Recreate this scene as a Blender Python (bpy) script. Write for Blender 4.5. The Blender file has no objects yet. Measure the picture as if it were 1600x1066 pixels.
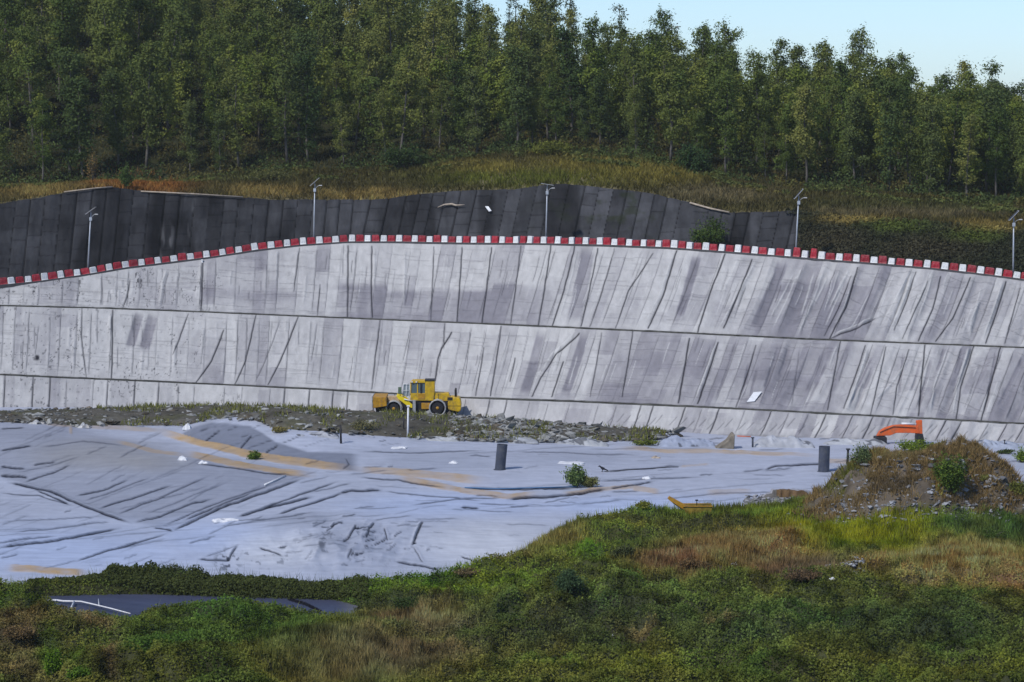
import bpy, math, random
import numpy as np
from mathutils import Vector, Matrix
rng = np.random.default_rng(7); random.seed(7)
R = math.radians
S = bpy.context.scene
COL = S.collection

# ------------------------------------------------------------------ camera, sky, sun, exposure
CAM_H, FPX, HOR = 25.0, 4275.0, 223.0
PITCH = math.atan((533 - HOR) / FPX)
cam_d = bpy.data.cameras.new('camera'); cam = bpy.data.objects.new('camera', cam_d); COL.objects.link(cam)
cam.location = (0, 0, CAM_H); cam.rotation_euler = (R(90) - PITCH, 0, 0)
cam_d.sensor_width = 36; cam_d.lens = 36 * FPX / 1600; cam_d.clip_start = 1; cam_d.clip_end = 9000
S.camera = cam
SUN_EL, SUN_AZ = R(47), R(222)          # azimuth clockwise from +Y: from the left, a little behind the camera
w = bpy.data.worlds.new('World'); S.world = w; w.use_nodes = True
nt = w.node_tree; nt.nodes.clear()
sky = nt.nodes.new('ShaderNodeTexSky'); sky.sky_type = 'NISHITA'; sky.sun_disc = False
sky.sun_elevation = SUN_EL; sky.sun_rotation = SUN_AZ; sky.air_density = 0.8; sky.dust_density = 0.5; sky.ozone_density = 5.5
bg = nt.nodes.new('ShaderNodeBackground'); bg.inputs[1].default_value = 0.12
wo = nt.nodes.new('ShaderNodeOutputWorld')
nt.links.new(sky.outputs[0], bg.inputs[0]); nt.links.new(bg.outputs[0], wo.inputs[0])
sl = bpy.data.lights.new('sun', 'SUN'); sl.energy = 2.6; sl.angle = R(2.0); sl.color = (1.0, 0.95, 0.87)
sun = bpy.data.objects.new('sun', sl); COL.objects.link(sun)
sd = Vector((math.sin(SUN_AZ) * math.cos(SUN_EL), math.cos(SUN_AZ) * math.cos(SUN_EL), math.sin(SUN_EL)))
sun.rotation_euler = sd.to_track_quat('Z', 'Y').to_euler(); sun.location = sd * 200
S.view_settings.view_transform = 'Standard'; S.view_settings.look = 'None'
S.view_settings.exposure = 0.4; S.view_settings.gamma = 1.0
S.cycles.max_bounces = 6; S.cycles.transparent_max_bounces = 6

# ------------------------------------------------------------------ pixel <-> world
cP, sP = math.cos(PITCH), math.sin(PITCH)
def ray(px, py):
    a = (np.asarray(px, float) - 800) / FPX; b = (533 - np.asarray(py, float)) / FPX
    return a, cP + b * sP, -sP + b * cP
def pt(px, py, Y):                      # point on the ray of a photograph pixel at ground distance Y
    a, dy, dz = ray(px, py); t = Y / dy
    return a * t, dy * t, CAM_H + dz * t
def gr(px, py, z=0.0):                  # where the ray meets the height z
    a, dy, dz = ray(px, py); t = (z - CAM_H) / dz
    return a * t, dy * t
def proj(X, Y, Z):
    yc = Y * sP + (Z - CAM_H) * cP; zc = Y * cP - (Z - CAM_H) * sP
    return 800 + FPX * X / zc, 533 - FPX * yc / zc
def curve(pts):
    xs = np.array([p[0] for p in pts], float); ys = np.array([p[1] for p in pts], float)
    # smooth interpolation: dense linear, then a small box blur
    gx = np.arange(xs[0] - 400, xs[-1] + 401, 2.0)
    gy = np.interp(gx, xs, ys)
    s0 = (ys[1] - ys[0]) / (xs[1] - xs[0]); s1 = (ys[-1] - ys[-2]) / (xs[-1] - xs[-2])
    gy = np.where(gx < xs[0], ys[0] + s0 * (gx - xs[0]), gy); gy = np.where(gx > xs[-1], ys[-1] + s1 * (gx - xs[-1]), gy)
    k = 9; gy = np.convolve(np.pad(gy, k // 2, mode='edge'), np.ones(k) / k, 'valid')
    return lambda x: np.interp(x, gx, gy)

# ------------------------------------------------------------------ noise
def _h(ix, iy, seed):
    n = (ix.astype(np.int64) * 374761393 + iy.astype(np.int64) * 668265263 + seed * 974711) & 0xffffffff
    n = ((n ^ (n >> 13)) * 1274126177) & 0xffffffff
    return ((n ^ (n >> 16)) & 0xffff) / 32767.5 - 1
def vn(x, y, seed=0):
    x = np.asarray(x, float); y = np.asarray(y, float)
    ix = np.floor(x); iy = np.floor(y); fx = x - ix; fy = y - iy
    fx = fx * fx * (3 - 2 * fx); fy = fy * fy * (3 - 2 * fy)
    a = _h(ix, iy, seed); b = _h(ix + 1, iy, seed); c = _h(ix, iy + 1, seed); d = _h(ix + 1, iy + 1, seed)
    return (a * (1 - fx) + b * fx) * (1 - fy) + (c * (1 - fx) + d * fx) * fy
def fbm(x, y, o=4, seed=0, g=.5):
    s = 0; a = 1; t = 0
    for i in range(o):
        s = s + a * vn(x, y, seed + i * 17); t += a; a *= g; x = x * 2.03 + 5.1; y = y * 2.03 + 1.7
    return s / t
def sst(a, b, x):
    t = np.clip((x - a) / (b - a), 0, 1); return t * t * (3 - 2 * t)

# ------------------------------------------------------------------ mesh helpers
GAIN = {'leaf': 2.5, 'tree_leaf': 1.95, 'soil': 1.3}
def np_mesh(name, V, F, mat, smooth=False, attrs=None, parent=None):
    if attrs and mat.name in GAIN: attrs = {a: (d, np.clip(np.asarray(v) * GAIN[mat.name] * np.array((1, 1, .78 if mat.name == 'leaf' else 1)), 0, .32)) for a, (d, v) in attrs.items()}
    V = np.asarray(V, np.float32); F = np.asarray(F, np.int32); k = F.shape[1]
    me = bpy.data.meshes.new(name)
    me.vertices.add(len(V)); me.vertices.foreach_set('co', V.ravel())
    me.loops.add(F.size); me.loops.foreach_set('vertex_index', F.ravel())
    me.polygons.add(len(F)); me.polygons.foreach_set('loop_start', np.arange(0, F.size, k, dtype=np.int32))
    me.polygons.foreach_set('use_smooth', np.full(len(F), smooth, bool))
    for an, (dom, arr) in (attrs or {}).items():
        arr = np.asarray(arr, np.float32)
        if arr.ndim == 1:
            at = me.attributes.new(an, 'FLOAT', dom); at.data.foreach_set('value', arr)
        else:
            at = me.attributes.new(an, 'FLOAT_COLOR', dom)
            at.data.foreach_set('color', np.c_[arr, np.ones(len(arr), np.float32)].astype(np.float32).ravel())
    me.update(calc_edges=True); me.validate()
    me.materials.append(mat)
    o = bpy.data.objects.new(name, me); COL.objects.link(o)
    if parent: o.parent = parent
    return o
def grid_faces(nr, nc):
    i = np.arange(nr * nc).reshape(nr, nc)
    return np.stack([i[:-1, :-1], i[1:, :-1], i[1:, 1:], i[:-1, 1:]], -1).reshape(-1, 4)
class MB:
    def __init__(s): s.v = []; s.f = []
    def add(s, vs, fs):
        b = len(s.v); s.v += [tuple(v) for v in vs]; s.f += [tuple(b + i for i in f) for f in fs]; return s
    def box(s, x0, x1, y0, y1, z0, z1, top=0.0, topy=None):     # top = inset of the upper face
        ty = top if topy is None else topy
        v = [(x0, y0, z0), (x1, y0, z0), (x1, y1, z0), (x0, y1, z0), (x0 + top, y0 + ty, z1), (x1 - top, y0 + ty, z1), (x1 - top, y1 - ty, z1), (x0 + top, y1 - ty, z1)]
        return s.add(v, [(3, 2, 1, 0), (4, 5, 6, 7), (0, 1, 5, 4), (1, 2, 6, 5), (2, 3, 7, 6), (3, 0, 4, 7)])
    def prism(s, prof, y0, y1):           # profile of (x, z) extruded along y
        n = len(prof)
        v = [(p[0], y0, p[1]) for p in prof] + [(p[0], y1, p[1]) for p in prof]
        f = [tuple(range(n)), tuple(range(2 * n - 1, n - 1, -1))] + [(i, n + i, n + (i + 1) % n, (i + 1) % n) for i in range(n)]
        return s.add(v, f)
    def tube(s, pts, rad, n=8, cap=True):
        pts = [Vector(p) for p in pts]; rad = rad if hasattr(rad, '__len__') else [rad] * len(pts)
        vs = []; up = Vector((0, 0, 1))
        for i, p in enumerate(pts):
            d = (pts[min(i + 1, len(pts) - 1)] - pts[max(i - 1, 0)]).normalized()
            a = d.cross(up if abs(d.z) < .95 else Vector((1, 0, 0))).normalized(); b = a.cross(d)
            for k in range(n):
                t = 2 * math.pi * k / n; vs.append(p + (a * math.cos(t) + b * math.sin(t)) * rad[i])
        fs = [(i * n + k, i * n + (k + 1) % n, (i + 1) * n + (k + 1) % n, (i + 1) * n + k) for i in range(len(pts) - 1) for k in range(n)]
        if cap: fs += [tuple(range(n - 1, -1, -1)), tuple((len(pts) - 1) * n + k for k in range(n))]
        return s.add(vs, fs)
    def disc_y(s, cx, cz, prof, n=28):    # lathe about a y-parallel axis; prof = list of (y, r)
        vs = [(cx + r * math.cos(2 * math.pi * k / n), y, cz + r * math.sin(2 * math.pi * k / n)) for y, r in prof for k in range(n)]
        fs = [(i * n + k, i * n + (k + 1) % n, (i + 1) * n + (k + 1) % n, (i + 1) * n + k) for i in range(len(prof) - 1) for k in range(n)]
        return s.add(vs, fs)
    def build(s, name, mat, parent=None, smooth=False, bevel=0.0):
        me = bpy.data.meshes.new(name); me.from_pydata(s.v, [], s.f); me.validate(); me.update()
        me.materials.append(mat)
        if smooth:
            for p in me.polygons: p.use_smooth = True
        o = bpy.data.objects.new(name, me); COL.objects.link(o)
        if parent: o.parent = parent
        if bevel:
            b = o.modifiers.new('bevel', 'BEVEL'); b.width = bevel; b.segments = 2; b.limit_method = 'ANGLE'
        return o
def tag(o, label=None, cat=None, group=None, kind=None):
    if label: o['label'] = label
    if cat: o['category'] = cat
    if group: o['group'] = group
    if kind: o['kind'] = kind
    return o
def thing(name, loc, label, cat, group=None, rz=0):
    o = bpy.data.objects.new(name, None); COL.objects.link(o); o.location = loc; o.rotation_euler = (0, 0, rz); o.empty_display_size = .3
    return tag(o, label, cat, group)
def dup(o, label=None):
    c = o.copy(); COL.objects.link(c)
    if label: c['label'] = label
    for ch in list(o.children):
        d = ch.copy(); COL.objects.link(d); d.parent = c; d.matrix_parent_inverse = ch.matrix_parent_inverse.copy()
        for g in list(ch.children):
            e = g.copy(); COL.objects.link(e); e.parent = d
    return c

# ------------------------------------------------------------------ materials
def mat(name, col, rough=.6, spec=.3, metal=0.0, noise=0.0, nscale=3.0, bump=0.0, bscale=20.0, coat=0.0, objrand=0.0):
    m = bpy.data.materials.new(name); m.use_nodes = True; t = m.node_tree; b = t.nodes['Principled BSDF']
    b.inputs['Roughness'].default_value = rough; b.inputs['Metallic'].default_value = metal
    b.inputs['Specular IOR Level'].default_value = spec; b.inputs['Coat Weight'].default_value = coat
    b.inputs['Base Color'].default_value = (*col, 1)
    if noise or objrand:
        tc = t.nodes.new('ShaderNodeTexCoord'); n = t.nodes.new('ShaderNodeTexNoise'); n.inputs['Scale'].default_value = nscale; n.inputs['Detail'].default_value = 6
        t.links.new(tc.outputs['Object'], n.inputs['Vector'])
        mr = t.nodes.new('ShaderNodeMapRange'); mr.inputs[1].default_value = .3; mr.inputs[2].default_value = .7
        mr.inputs[3].default_value = 1 - noise; mr.inputs[4].default_value = 1 + noise * .5
        t.links.new(n.outputs[0], mr.inputs[0]); val = mr.outputs[0]
        if objrand:
            oi = t.nodes.new('ShaderNodeObjectInfo'); m2 = t.nodes.new('ShaderNodeMapRange'); m2.inputs[3].default_value = 1 - objrand; m2.inputs[4].default_value = 1.0
            t.links.new(oi.outputs['Random'], m2.inputs[0]); mm = t.nodes.new('ShaderNodeMath'); mm.operation = 'MULTIPLY'
            t.links.new(val, mm.inputs[0]); t.links.new(m2.outputs[0], mm.inputs[1]); val = mm.outputs[0]
        mx = t.nodes.new('ShaderNodeVectorMath'); mx.operation = 'SCALE'; mx.inputs[0].default_value = col
        t.links.new(val, mx.inputs['Scale']); t.links.new(mx.outputs[0], b.inputs['Base Color'])
    if bump:
        tc = t.nodes.new('ShaderNodeTexCoord'); n = t.nodes.new('ShaderNodeTexNoise'); n.inputs['Scale'].default_value = bscale; n.inputs['Detail'].default_value = 4
        bp = t.nodes.new('ShaderNodeBump'); bp.inputs['Strength'].default_value = bump; bp.inputs['Distance'].default_value = .05
        t.links.new(tc.outputs['Object'], n.inputs['Vector']); t.links.new(n.outputs[0], bp.inputs['Height']); t.links.new(bp.outputs[0], b.inputs['Normal'])
    return m
def dirty(m, col, scale, amount):
    t = m.node_tree; b = t.nodes['Principled BSDF']; src = b.inputs['Base Color'].links[0].from_socket
    tc = t.nodes.new('ShaderNodeTexCoord'); n = t.nodes.new('ShaderNodeTexNoise'); n.inputs['Scale'].default_value = scale; n.inputs['Detail'].default_value = 7; n.inputs['Roughness'].default_value = .7
    t.links.new(tc.outputs['Object'], n.inputs['Vector']); mr = t.nodes.new('ShaderNodeMapRange'); mr.inputs[1].default_value = .46; mr.inputs[2].default_value = .66; mr.inputs[4].default_value = amount
    t.links.new(n.outputs[0], mr.inputs[0]); mx = t.nodes.new('ShaderNodeMix'); mx.data_type = 'RGBA'
    t.links.new(mr.outputs[0], mx.inputs[0]); t.links.new(src, mx.inputs[6]); mx.inputs[7].default_value = (*col, 1); t.links.new(mx.outputs[2], b.inputs['Base Color'])
def attr_mat(name, rough=.6, spec=.3, noise=.25, nscale=(1, 1, 1), nfreq=1.0, bump=.2, bfreq=4.0, attr='col'):
    """surface whose colour is its own 'col' attribute broken up by world-scale noise"""
    m = bpy.data.materials.new(name); m.use_nodes = True; t = m.node_tree; b = t.nodes['Principled BSDF']
    b.inputs['Roughness'].default_value = rough; b.inputs['Specular IOR Level'].default_value = spec
    a = t.nodes.new('ShaderNodeAttribute'); a.attribute_name = attr
    tc = t.nodes.new('ShaderNodeTexCoord'); mp = t.nodes.new('ShaderNodeMapping'); mp.inputs['Scale'].default_value = nscale
    t.links.new(tc.outputs['Object'], mp.inputs[0])
    n = t.nodes.new('ShaderNodeTexNoise'); n.inputs['Scale'].default_value = nfreq; n.inputs['Detail'].default_value = 8; n.inputs['Roughness'].default_value = .65
    t.links.new(mp.outputs[0], n.inputs['Vector'])
    mr = t.nodes.new('ShaderNodeMapRange'); mr.inputs[1].default_value = .3; mr.inputs[2].default_value = .7; mr.inputs[3].default_value = 1 - noise; mr.inputs[4].default_value = 1 + noise
    t.links.new(n.outputs[0], mr.inputs[0])
    mx = t.nodes.new('ShaderNodeVectorMath'); mx.operation = 'SCALE'
    s0 = t.nodes.new('ShaderNodeMapRange'); s0.inputs[1].default_value = .02; s0.inputs[2].default_value = .14; s0.inputs[3].default_value = .0; s0.inputs[4].default_value = spec   # the shade painted into the folds stays matt
    t.links.new(a.outputs['Color'], s0.inputs[0]); t.links.new(s0.outputs[0], b.inputs['Specular IOR Level'])
    t.links.new(a.outputs['Color'], mx.inputs[0]); t.links.new(mr.outputs[0], mx.inputs['Scale']); t.links.new(mx.outputs[0], b.inputs['Base Color'])
    if bump:
        n2 = t.nodes.new('ShaderNodeTexNoise'); n2.inputs['Scale'].default_value = bfreq; n2.inputs['Detail'].default_value = 6
        t.links.new(mp.outputs[0], n2.inputs['Vector'])
        bp = t.nodes.new('ShaderNodeBump'); bp.inputs['Strength'].default_value = bump; bp.inputs['Distance'].default_value = .15
        t.links.new(n2.outputs[0], bp.inputs['Height']); t.links.new(bp.outputs[0], b.inputs['Normal'])
    return m
def leaf_mat(name, trans=.25, objvar=0.0):
    m = bpy.data.materials.new(name); m.use_nodes = True; t = m.node_tree; t.nodes.clear()
    a = t.nodes.new('ShaderNodeAttribute'); a.attribute_name = 'col'; src = a.outputs['Color']
    if objvar:
        oi = t.nodes.new('ShaderNodeObjectInfo')
        mr = t.nodes.new('ShaderNodeMapRange'); mr.inputs[3].default_value = 1 - objvar; mr.inputs[4].default_value = 1 + objvar
        t.links.new(oi.outputs['Random'], mr.inputs[0])
        hs = t.nodes.new('ShaderNodeHueSaturation'); t.links.new(mr.outputs[0], hs.inputs['Value']); t.links.new(src, hs.inputs['Color'])
        m2 = t.nodes.new('ShaderNodeMath'); m2.operation = 'MULTIPLY_ADD'; m2.inputs[1].default_value = -.05; m2.inputs[2].default_value = .525
        t.links.new(oi.outputs['Random'], m2.inputs[0]); t.links.new(m2.outputs[0], hs.inputs['Hue']); src = hs.outputs[0]
    d = t.nodes.new('ShaderNodeBsdfDiffuse'); tr = t.nodes.new('ShaderNodeBsdfTranslucent'); mx = t.nodes.new('ShaderNodeMixShader'); mx.inputs[0].default_value = trans
    o = t.nodes.new('ShaderNodeOutputMaterial')
    t.links.new(src, d.inputs[0]); t.links.new(src, tr.inputs[0]); t.links.new(d.outputs[0], mx.inputs[1]); t.links.new(tr.outputs[0], mx.inputs[2]); t.links.new(mx.outputs[0], o.inputs[0])
    return m
M_LEAF = leaf_mat('leaf'); M_TREE = leaf_mat('tree_leaf', .22, .28)
M_WALL = attr_mat('weathered_geotextile', .75, .15, .14, (1, .45, .45), 1.6, .10, 9.0)
M_DARK = attr_mat('dark_geomembrane', .75, .2, .3, (1, .4, .4), 1.0, .25, 3.0)
M_LINER = attr_mat('grey_liner', .45, .22, .13, (.35, .9, 1), 1.6, .14, 4.0)
M_SOIL = attr_mat('soil', .9, .1, .35, (1, 1, 1), 1.4, .5, 3.0)
M_RED = mat('red_plastic', (.40, .012, .03), .45, .4, noise=.3, nscale=4, objrand=.4)
M_WHITE = mat('white_plastic', (.74, .75, .77), .45, .4, noise=.12, nscale=4, objrand=.14)
M_GALV = mat('galvanised_steel', (.42, .45, .5), .5, .5, .3, noise=.15)
M_PANEL = mat('solar_cell', (.05, .06, .1), .25, .5)
M_YEL = mat('yellow_paint', (.58, .37, .008), .45, .4, noise=.25, nscale=2.0)
M_YELD = mat('worn_orange_paint', (.46, .24, .012), .55, .3, noise=.35, nscale=2.5)
M_STEEL = mat('worn_steel', (.42, .43, .45), .55, .4, .2, noise=.3, nscale=3)
M_BLK = mat('black_iron', (.018, .018, .022), .6, .3, noise=.3)
M_GLASS = mat('cab_glass', (.09, .13, .15), .12, .6)
M_ORG = mat('orange_paint', (.62, .10, .015), .5, .35, noise=.2, nscale=2)
M_PIPE = mat('dark_polyethylene', (.045, .053, .08), .55, .35, noise=.3, nscale=1.5)
M_SCRAP = mat('white_plastic_sheet', (.62, .63, .66), .5, .3, noise=.15)
M_BARK = mat('bark', (.11, .10, .088), .9, .1, noise=.4, nscale=2)
M_STONE = attr_mat('rubble_stone', .85, .2, .3, (1, 1, 1), 3, .4, 6)
M_ASPH = mat('asphalt', (.10, .10, .10), .9, .2, noise=.2)
M_KERB = mat('dark_kerb', (.07, .07, .075), .8, .2, noise=.3)

dirty(M_YEL, (.20, .13, .05), 2.3, .75); dirty(M_YELD, (.17, .10, .05), 2.6, .85); dirty(M_STEEL, (.12, .09, .06), 3, .8); dirty(M_ORG, (.25, .12, .06), 2.5, .6); dirty(M_RED, (.28, .12, .12), 3.5, .6); dirty(M_WHITE, (.42, .40, .38), 3, .6); dirty(M_PIPE, (.10, .10, .10), 2.2, .6)
# ------------------------------------------------------------------ leaf and blade clouds
def leaf_arrays(C, N, L, W, rg):
    n = len(C); N = N / np.linalg.norm(N, axis=1, keepdims=True)
    r = rg.normal(size=(n, 3)); T = np.cross(N, r); T /= np.linalg.norm(T, axis=1, keepdims=True); B = np.cross(N, T)
    L = np.broadcast_to(L, n)[:, None]; W = np.broadcast_to(W, n)[:, None]
    V = np.stack([C - T * L * .5, C + B * W * .5 - N * L * .06, C + T * L * .5, C - B * W * .5 - N * L * .06], 1).reshape(-1, 3)
    return V, np.arange(4 * n).reshape(n, 4)
def blade_arrays(C, H, W, lean, rg):
    n = len(C); a = rg.uniform(0, 2 * np.pi, n); H = np.broadcast_to(H, n); W = np.broadcast_to(W, n)
    dx = np.cos(a) * W * .5; dy = np.sin(a) * W * .5; l = rg.normal(size=(n, 2)) * (lean * H)[:, None]
    z = np.zeros(n)
    V = np.stack([C + np.c_[-dx, -dy, z - .05], C + np.c_[dx, dy, z - .05], C + np.c_[l[:, 0], l[:, 1], H]], 1).reshape(-1, 3)
    return V, np.arange(3 * n).reshape(n, 3)

# ------------------------------------------------------------------ lines of the place, as curves over photograph columns
F_FOOT = curve([(-300, 652), (0, 650), (250, 645), (580, 645), (720, 650), (850, 660), (1000, 672), (1100, 678), (1380, 688), (1600, 692), (1900, 698)])
F_L1 = curve([(-300, 574), (0, 586), (250, 597), (500, 609), (720, 622), (900, 628), (1100, 637), (1350, 650), (1600, 663), (1900, 680)])
F_L2 = curve([(-300, 470), (0, 478), (160, 482), (320, 488), (480, 495), (700, 504), (880, 512), (1050, 520), (1250, 530), (1450, 538), (1600, 544), (1900, 555)])
F_TOP = curve([(-300, 497), (0, 447), (60, 441), (130, 431), (200, 419), (265, 411), (330, 403), (400, 392), (470, 384), (545, 379), (620, 379), (730, 381), (850, 382), (940, 384), (1040, 388), (1140, 395), (1240, 403), (1300, 408), (1380, 414), (1460, 421), (1530, 429), (1600, 438), (1900, 480)])
F_DARK = curve([(-300, 345), (0, 318), (60, 308), (130, 295), (175, 292), (215, 298), (300, 303), (380, 308), (440, 312), (490, 312), (560, 313), (610, 311), (640, 306), (690, 300), (740, 297), (800, 296), (850, 290), (880, 288), (940, 293), (1010, 301), (1080, 317), (1138, 332), (1240, 330), (1300, 338), (1400, 345), (1500, 352), (1600, 362), (1900, 390)])
F_TREE = curve([(-300, 300), (0, 292), (150, 288), (300, 278), (450, 264), (560, 268), (700, 252), (800, 236), (900, 234), (1000, 250), (1100, 272), (1250, 292), (1400, 306), (1600, 322), (1900, 340)])
F_CREST = curve([(-300, -150), (0, -80), (300, -20), (600, 62), (800, 116), (1000, 156), (1200, 193), (1400, 220), (1600, 240), (1900, 268)])
XC = np.arange(-320, 1921, 2.0)
def step_up(Yb, zb, py, s):
    k = (py - HOR) / FPX
    Y = (Yb + s * (CAM_H - zb)) / (1 + s * k)
    return Y
def sm(a, k=61): return np.convolve(np.pad(a, k // 2, mode='edge'), np.ones(k) / k, 'valid')
_, Yf = gr(XC, F_FOOT(XC)); Yf = sm(Yf); zf = pt(XC, F_FOOT(XC), Yf)[2]
def tier(Yb, zb, fn, s):
    Y = sm(step_up(Yb, zb, fn(XC), s)); return Y, pt(XC, fn(XC), Y)[2]
Y1, z1 = tier(Yf, zf, F_L1, 1.4)
Y2, z2 = tier(Y1 + .7, z1, F_L2, 1.4)
YT, zT = tier(Y2 + .7, z2, F_TOP, 1.4)
YDf, zDf = YT + 5.5, zT - .3            # foot of the dark slope, behind the road
YD, zD = tier(YDf, zDf, F_DARK, .75)
def at(arr, x): return np.interp(x, XC, arr)

# ------------------------------------------------------------------ fold lines
def line_field(px, py, P, w_in, taper=True):
    """signed distance to a polyline (px) and a 0..1 weight along it, only near it"""
    P = np.array(P, float); pad = 8 * w_in
    m = (px > P[:, 0].min() - pad) & (px < P[:, 0].max() + pad) & (py > P[:, 1].min() - pad) & (py < P[:, 1].max() + pad)
    idx = np.nonzero(m)[0]
    if len(idx) == 0: return idx, None, None
    x = px[idx]; y = py[idx]; best = np.full(len(idx), 1e9); sg = np.zeros(len(idx)); tt = np.zeros(len(idx))
    seg = np.linalg.norm(P[1:] - P[:-1], axis=1); cum = np.r_[0, np.cumsum(seg)]
    for i in range(len(P) - 1):
        d = P[i + 1] - P[i]; L2 = (d ** 2).sum()
        t = np.clip(((x - P[i, 0]) * d[0] + (y - P[i, 1]) * d[1]) / L2, 0, 1)
        ex = x - P[i, 0] - t * d[0]; ey = y - P[i, 1] - t * d[1]; dd = np.hypot(ex, ey)
        s = np.sign(d[0] * ey - d[1] * ex); b = dd < best
        best = np.where(b, dd, best); sg = np.where(b, s, sg); tt = np.where(b, (cum[i] + t * seg[i]) / cum[-1], tt)
    wgt = np.ones(len(idx))
    if taper: wgt = sst(0, .14, tt) * sst(1, .8, tt) * .92 + .08
    return idx, best * sg, wgt
def wob(P, a=1.5, n=3):
    """irregular version of a polyline"""
    P = np.array(P, float); out = []
    for i in range(len(P) - 1):
        for k in range(n):
            t = k / n; q = P[i] * (1 - t) + P[i + 1] * t
            out.append(q + (rng.normal(size=2) * a * .5 if (i or k) else 0))
    out.append(P[-1]); return out

# ------------------------------------------------------------------ the grey lined embankment
wallO = thing('lined_embankment', (0, 245, 0), 'long pale grey sheet-covered embankment in three stepped tiers below the barriers', 'embankment')
# (polyline, strength, kind)   kind d = seam, gap shade painted dark; l = ridge, lit edge painted light; w = wide dark strip
SEAMS = [
 ([(159,430),(160,481)],.7,'d'),([(203,436),(198,460),(192,481)],.8,'d'),([(260,419),(253,440),(248,480)],1,'l'),([(264,420),(257,445),(252,480)],.6,'d'),
 ([(317,405),(314,486)],1.2,'d'),([(468,388),(463,420),(459,452)],.8,'d'),([(500,442),(496,493)],.8,'d'),([(544,385),(543,496)],1.2,'d'),
 ([(581,385),(580,456),(582,496)],1.1,'d'),([(585,385),(584,456)],.8,'l'),([(633,385),(630,476)],1,'l'),([(678,385),(673,503)],.8,'d'),([(722,387),(714,505)],1.2,'d'),
 ([(768,387),(753,506)],1.2,'d'),([(814,385),(798,506)],.9,'d'),([(861,383),(841,510)],1.2,'d'),([(898,385),(881,449),(863,510)],1.3,'d'),([(904,385),(887,449),(870,510)],1,'l'),
 ([(920,385),(895,510)],3.2,'w'),([(934,388),(908,510)],1.1,'d'),([(960,388),(922,510)],.8,'d'),([(1020,395),(982,449),(962,513)],.9,'d'),
 ([(1057,392),(1037,456),(1013,513)],1.5,'d'),([(1050,400),(1031,456),(1006,510)],1.2,'l'),([(1090,395),(1060,496)],2.0,'w'),([(1133,397),(1111,449),(1090,520)],1.5,'d'),
 ([(1175,405),(1151,463),(1131,513)],1.4,'d'),([(1225,405),(1195,476),(1178,517)],2.4,'w'),([(1252,419),(1242,439)],1,'l'),([(1340,419),(1323,476),(1296,530)],1.2,'d'),
 ([(1330,430),(1310,480),(1288,525)],.8,'d'),([(1426,425),(1411,469),(1391,517)],1.3,'l'),([(1431,425),(1416,469),(1397,517)],.9,'d'),([(1470,432),(1458,480),(1435,533)],1.2,'d'),
 ([(1516,436),(1489,496),(1462,533)],1.2,'d'),([(1567,439),(1550,490),(1533,537)],1.8,'l'),([(1572,441),(1556,490),(1540,537)],1.3,'d'),([(1594,449),(1570,537)],.9,'d'),
 ([(1367,496),(1344,512),(1296,530)],.85,'d'),([(1367,492),(1344,507),(1300,526)],1.2,'l'),([(1450,440),(1410,530)],.8,'d'),([(1280,415),(1258,500),(1250,528)],.5,'d'),
 ([(128,481),(127,527),(135,591)],.8,'d'),([(176,485),(174,593)],1.2,'d'),([(240,488),(223,545)],2.4,'w'),([(219,486),(200,542)],2.0,'w'),([(294,490),(270,550)],.8,'d'),
 ([(349,513),(330,560),(306,598)],1.1,'d'),([(400,493),(382,564),(366,603)],1,'d'),([(440,495),(410,570),(395,604)],.7,'d'),([(466,496),(440,555),(419,601)],1,'d'),([(496,503),(486,564)],.7,'d'),
 ([(594,501),(586,554),(581,608)],.9,'d'),([(643,503),(628,564)],.7,'d'),([(695,506),(693,540)],.8,'d'),([(706,518),(690,540),(684,557),(680,591)],1.3,'d'),([(736,510),(726,588)],.7,'d'),([(756,539),(743,618)],.9,'d'),([(783,510),(766,618)],1.1,'d'),
 ([(805,554),(797,591)],1,'d'),([(847,513),(817,618)],2.0,'w'),([(905,520),(868,550),(845,585),(831,618)],1.1,'d'),([(900,517),(862,550),(838,585)],1.4,'l'),([(915,517),(881,618)],2.0,'w'),([(880,560),(862,618)],1.2,'d'),
 ([(940,520),(922,618)],.8,'d'),([(989,517),(972,618)],1.0,'d'),([(1077,530),(1060,630)],1.6,'d'),([(1122,534),(1090,630)],1.5,'d'),([(1117,536),(1086,625)],1,'l'),([(1181,540),(1150,636)],.9,'d'),([(1250,540),(1236,640)],.6,'d'),
 ([(1313,534),(1293,640)],1.0,'d'),([(1357,540),(1323,645)],1.4,'l'),([(1352,540),(1318,640)],1,'d'),([(1384,545),(1360,648)],.9,'d'),([(1445,540),(1435,650)],1.5,'d'),([(1480,545),(1460,600),(1452,652)],1,'l'),([(1516,540),(1496,600),(1487,655)],1.8,'l'),([(1522,540),(1502,600),(1494,655)],1.2,'d'),
 ([(1563,544),(1533,658)],1.4,'d'),([(1420,560),(1390,600),(1362,630)],1.2,'l'),([(1420,548),(1402,600),(1395,648)],.9,'d'),
]
for x in np.arange(-230, 1830, 34):      # short lowest tier
    x = x + rng.uniform(-10, 10); ln = -4 - 14 * sst(500, 1300, x)
    SEAMS.append(([(x, F_L1(x)), (x + ln, F_FOOT(x) - 2)], rng.uniform(.5, 1.1), 'd'))
for x in np.arange(950, 1650, 16):
    x = x + rng.uniform(-5, 5); y0 = F_L1(x) + rng.uniform(8, 18); SEAMS.append(([(x + 8, y0), (x - 6, y0 + 14)], .5, 'd'))
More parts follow.
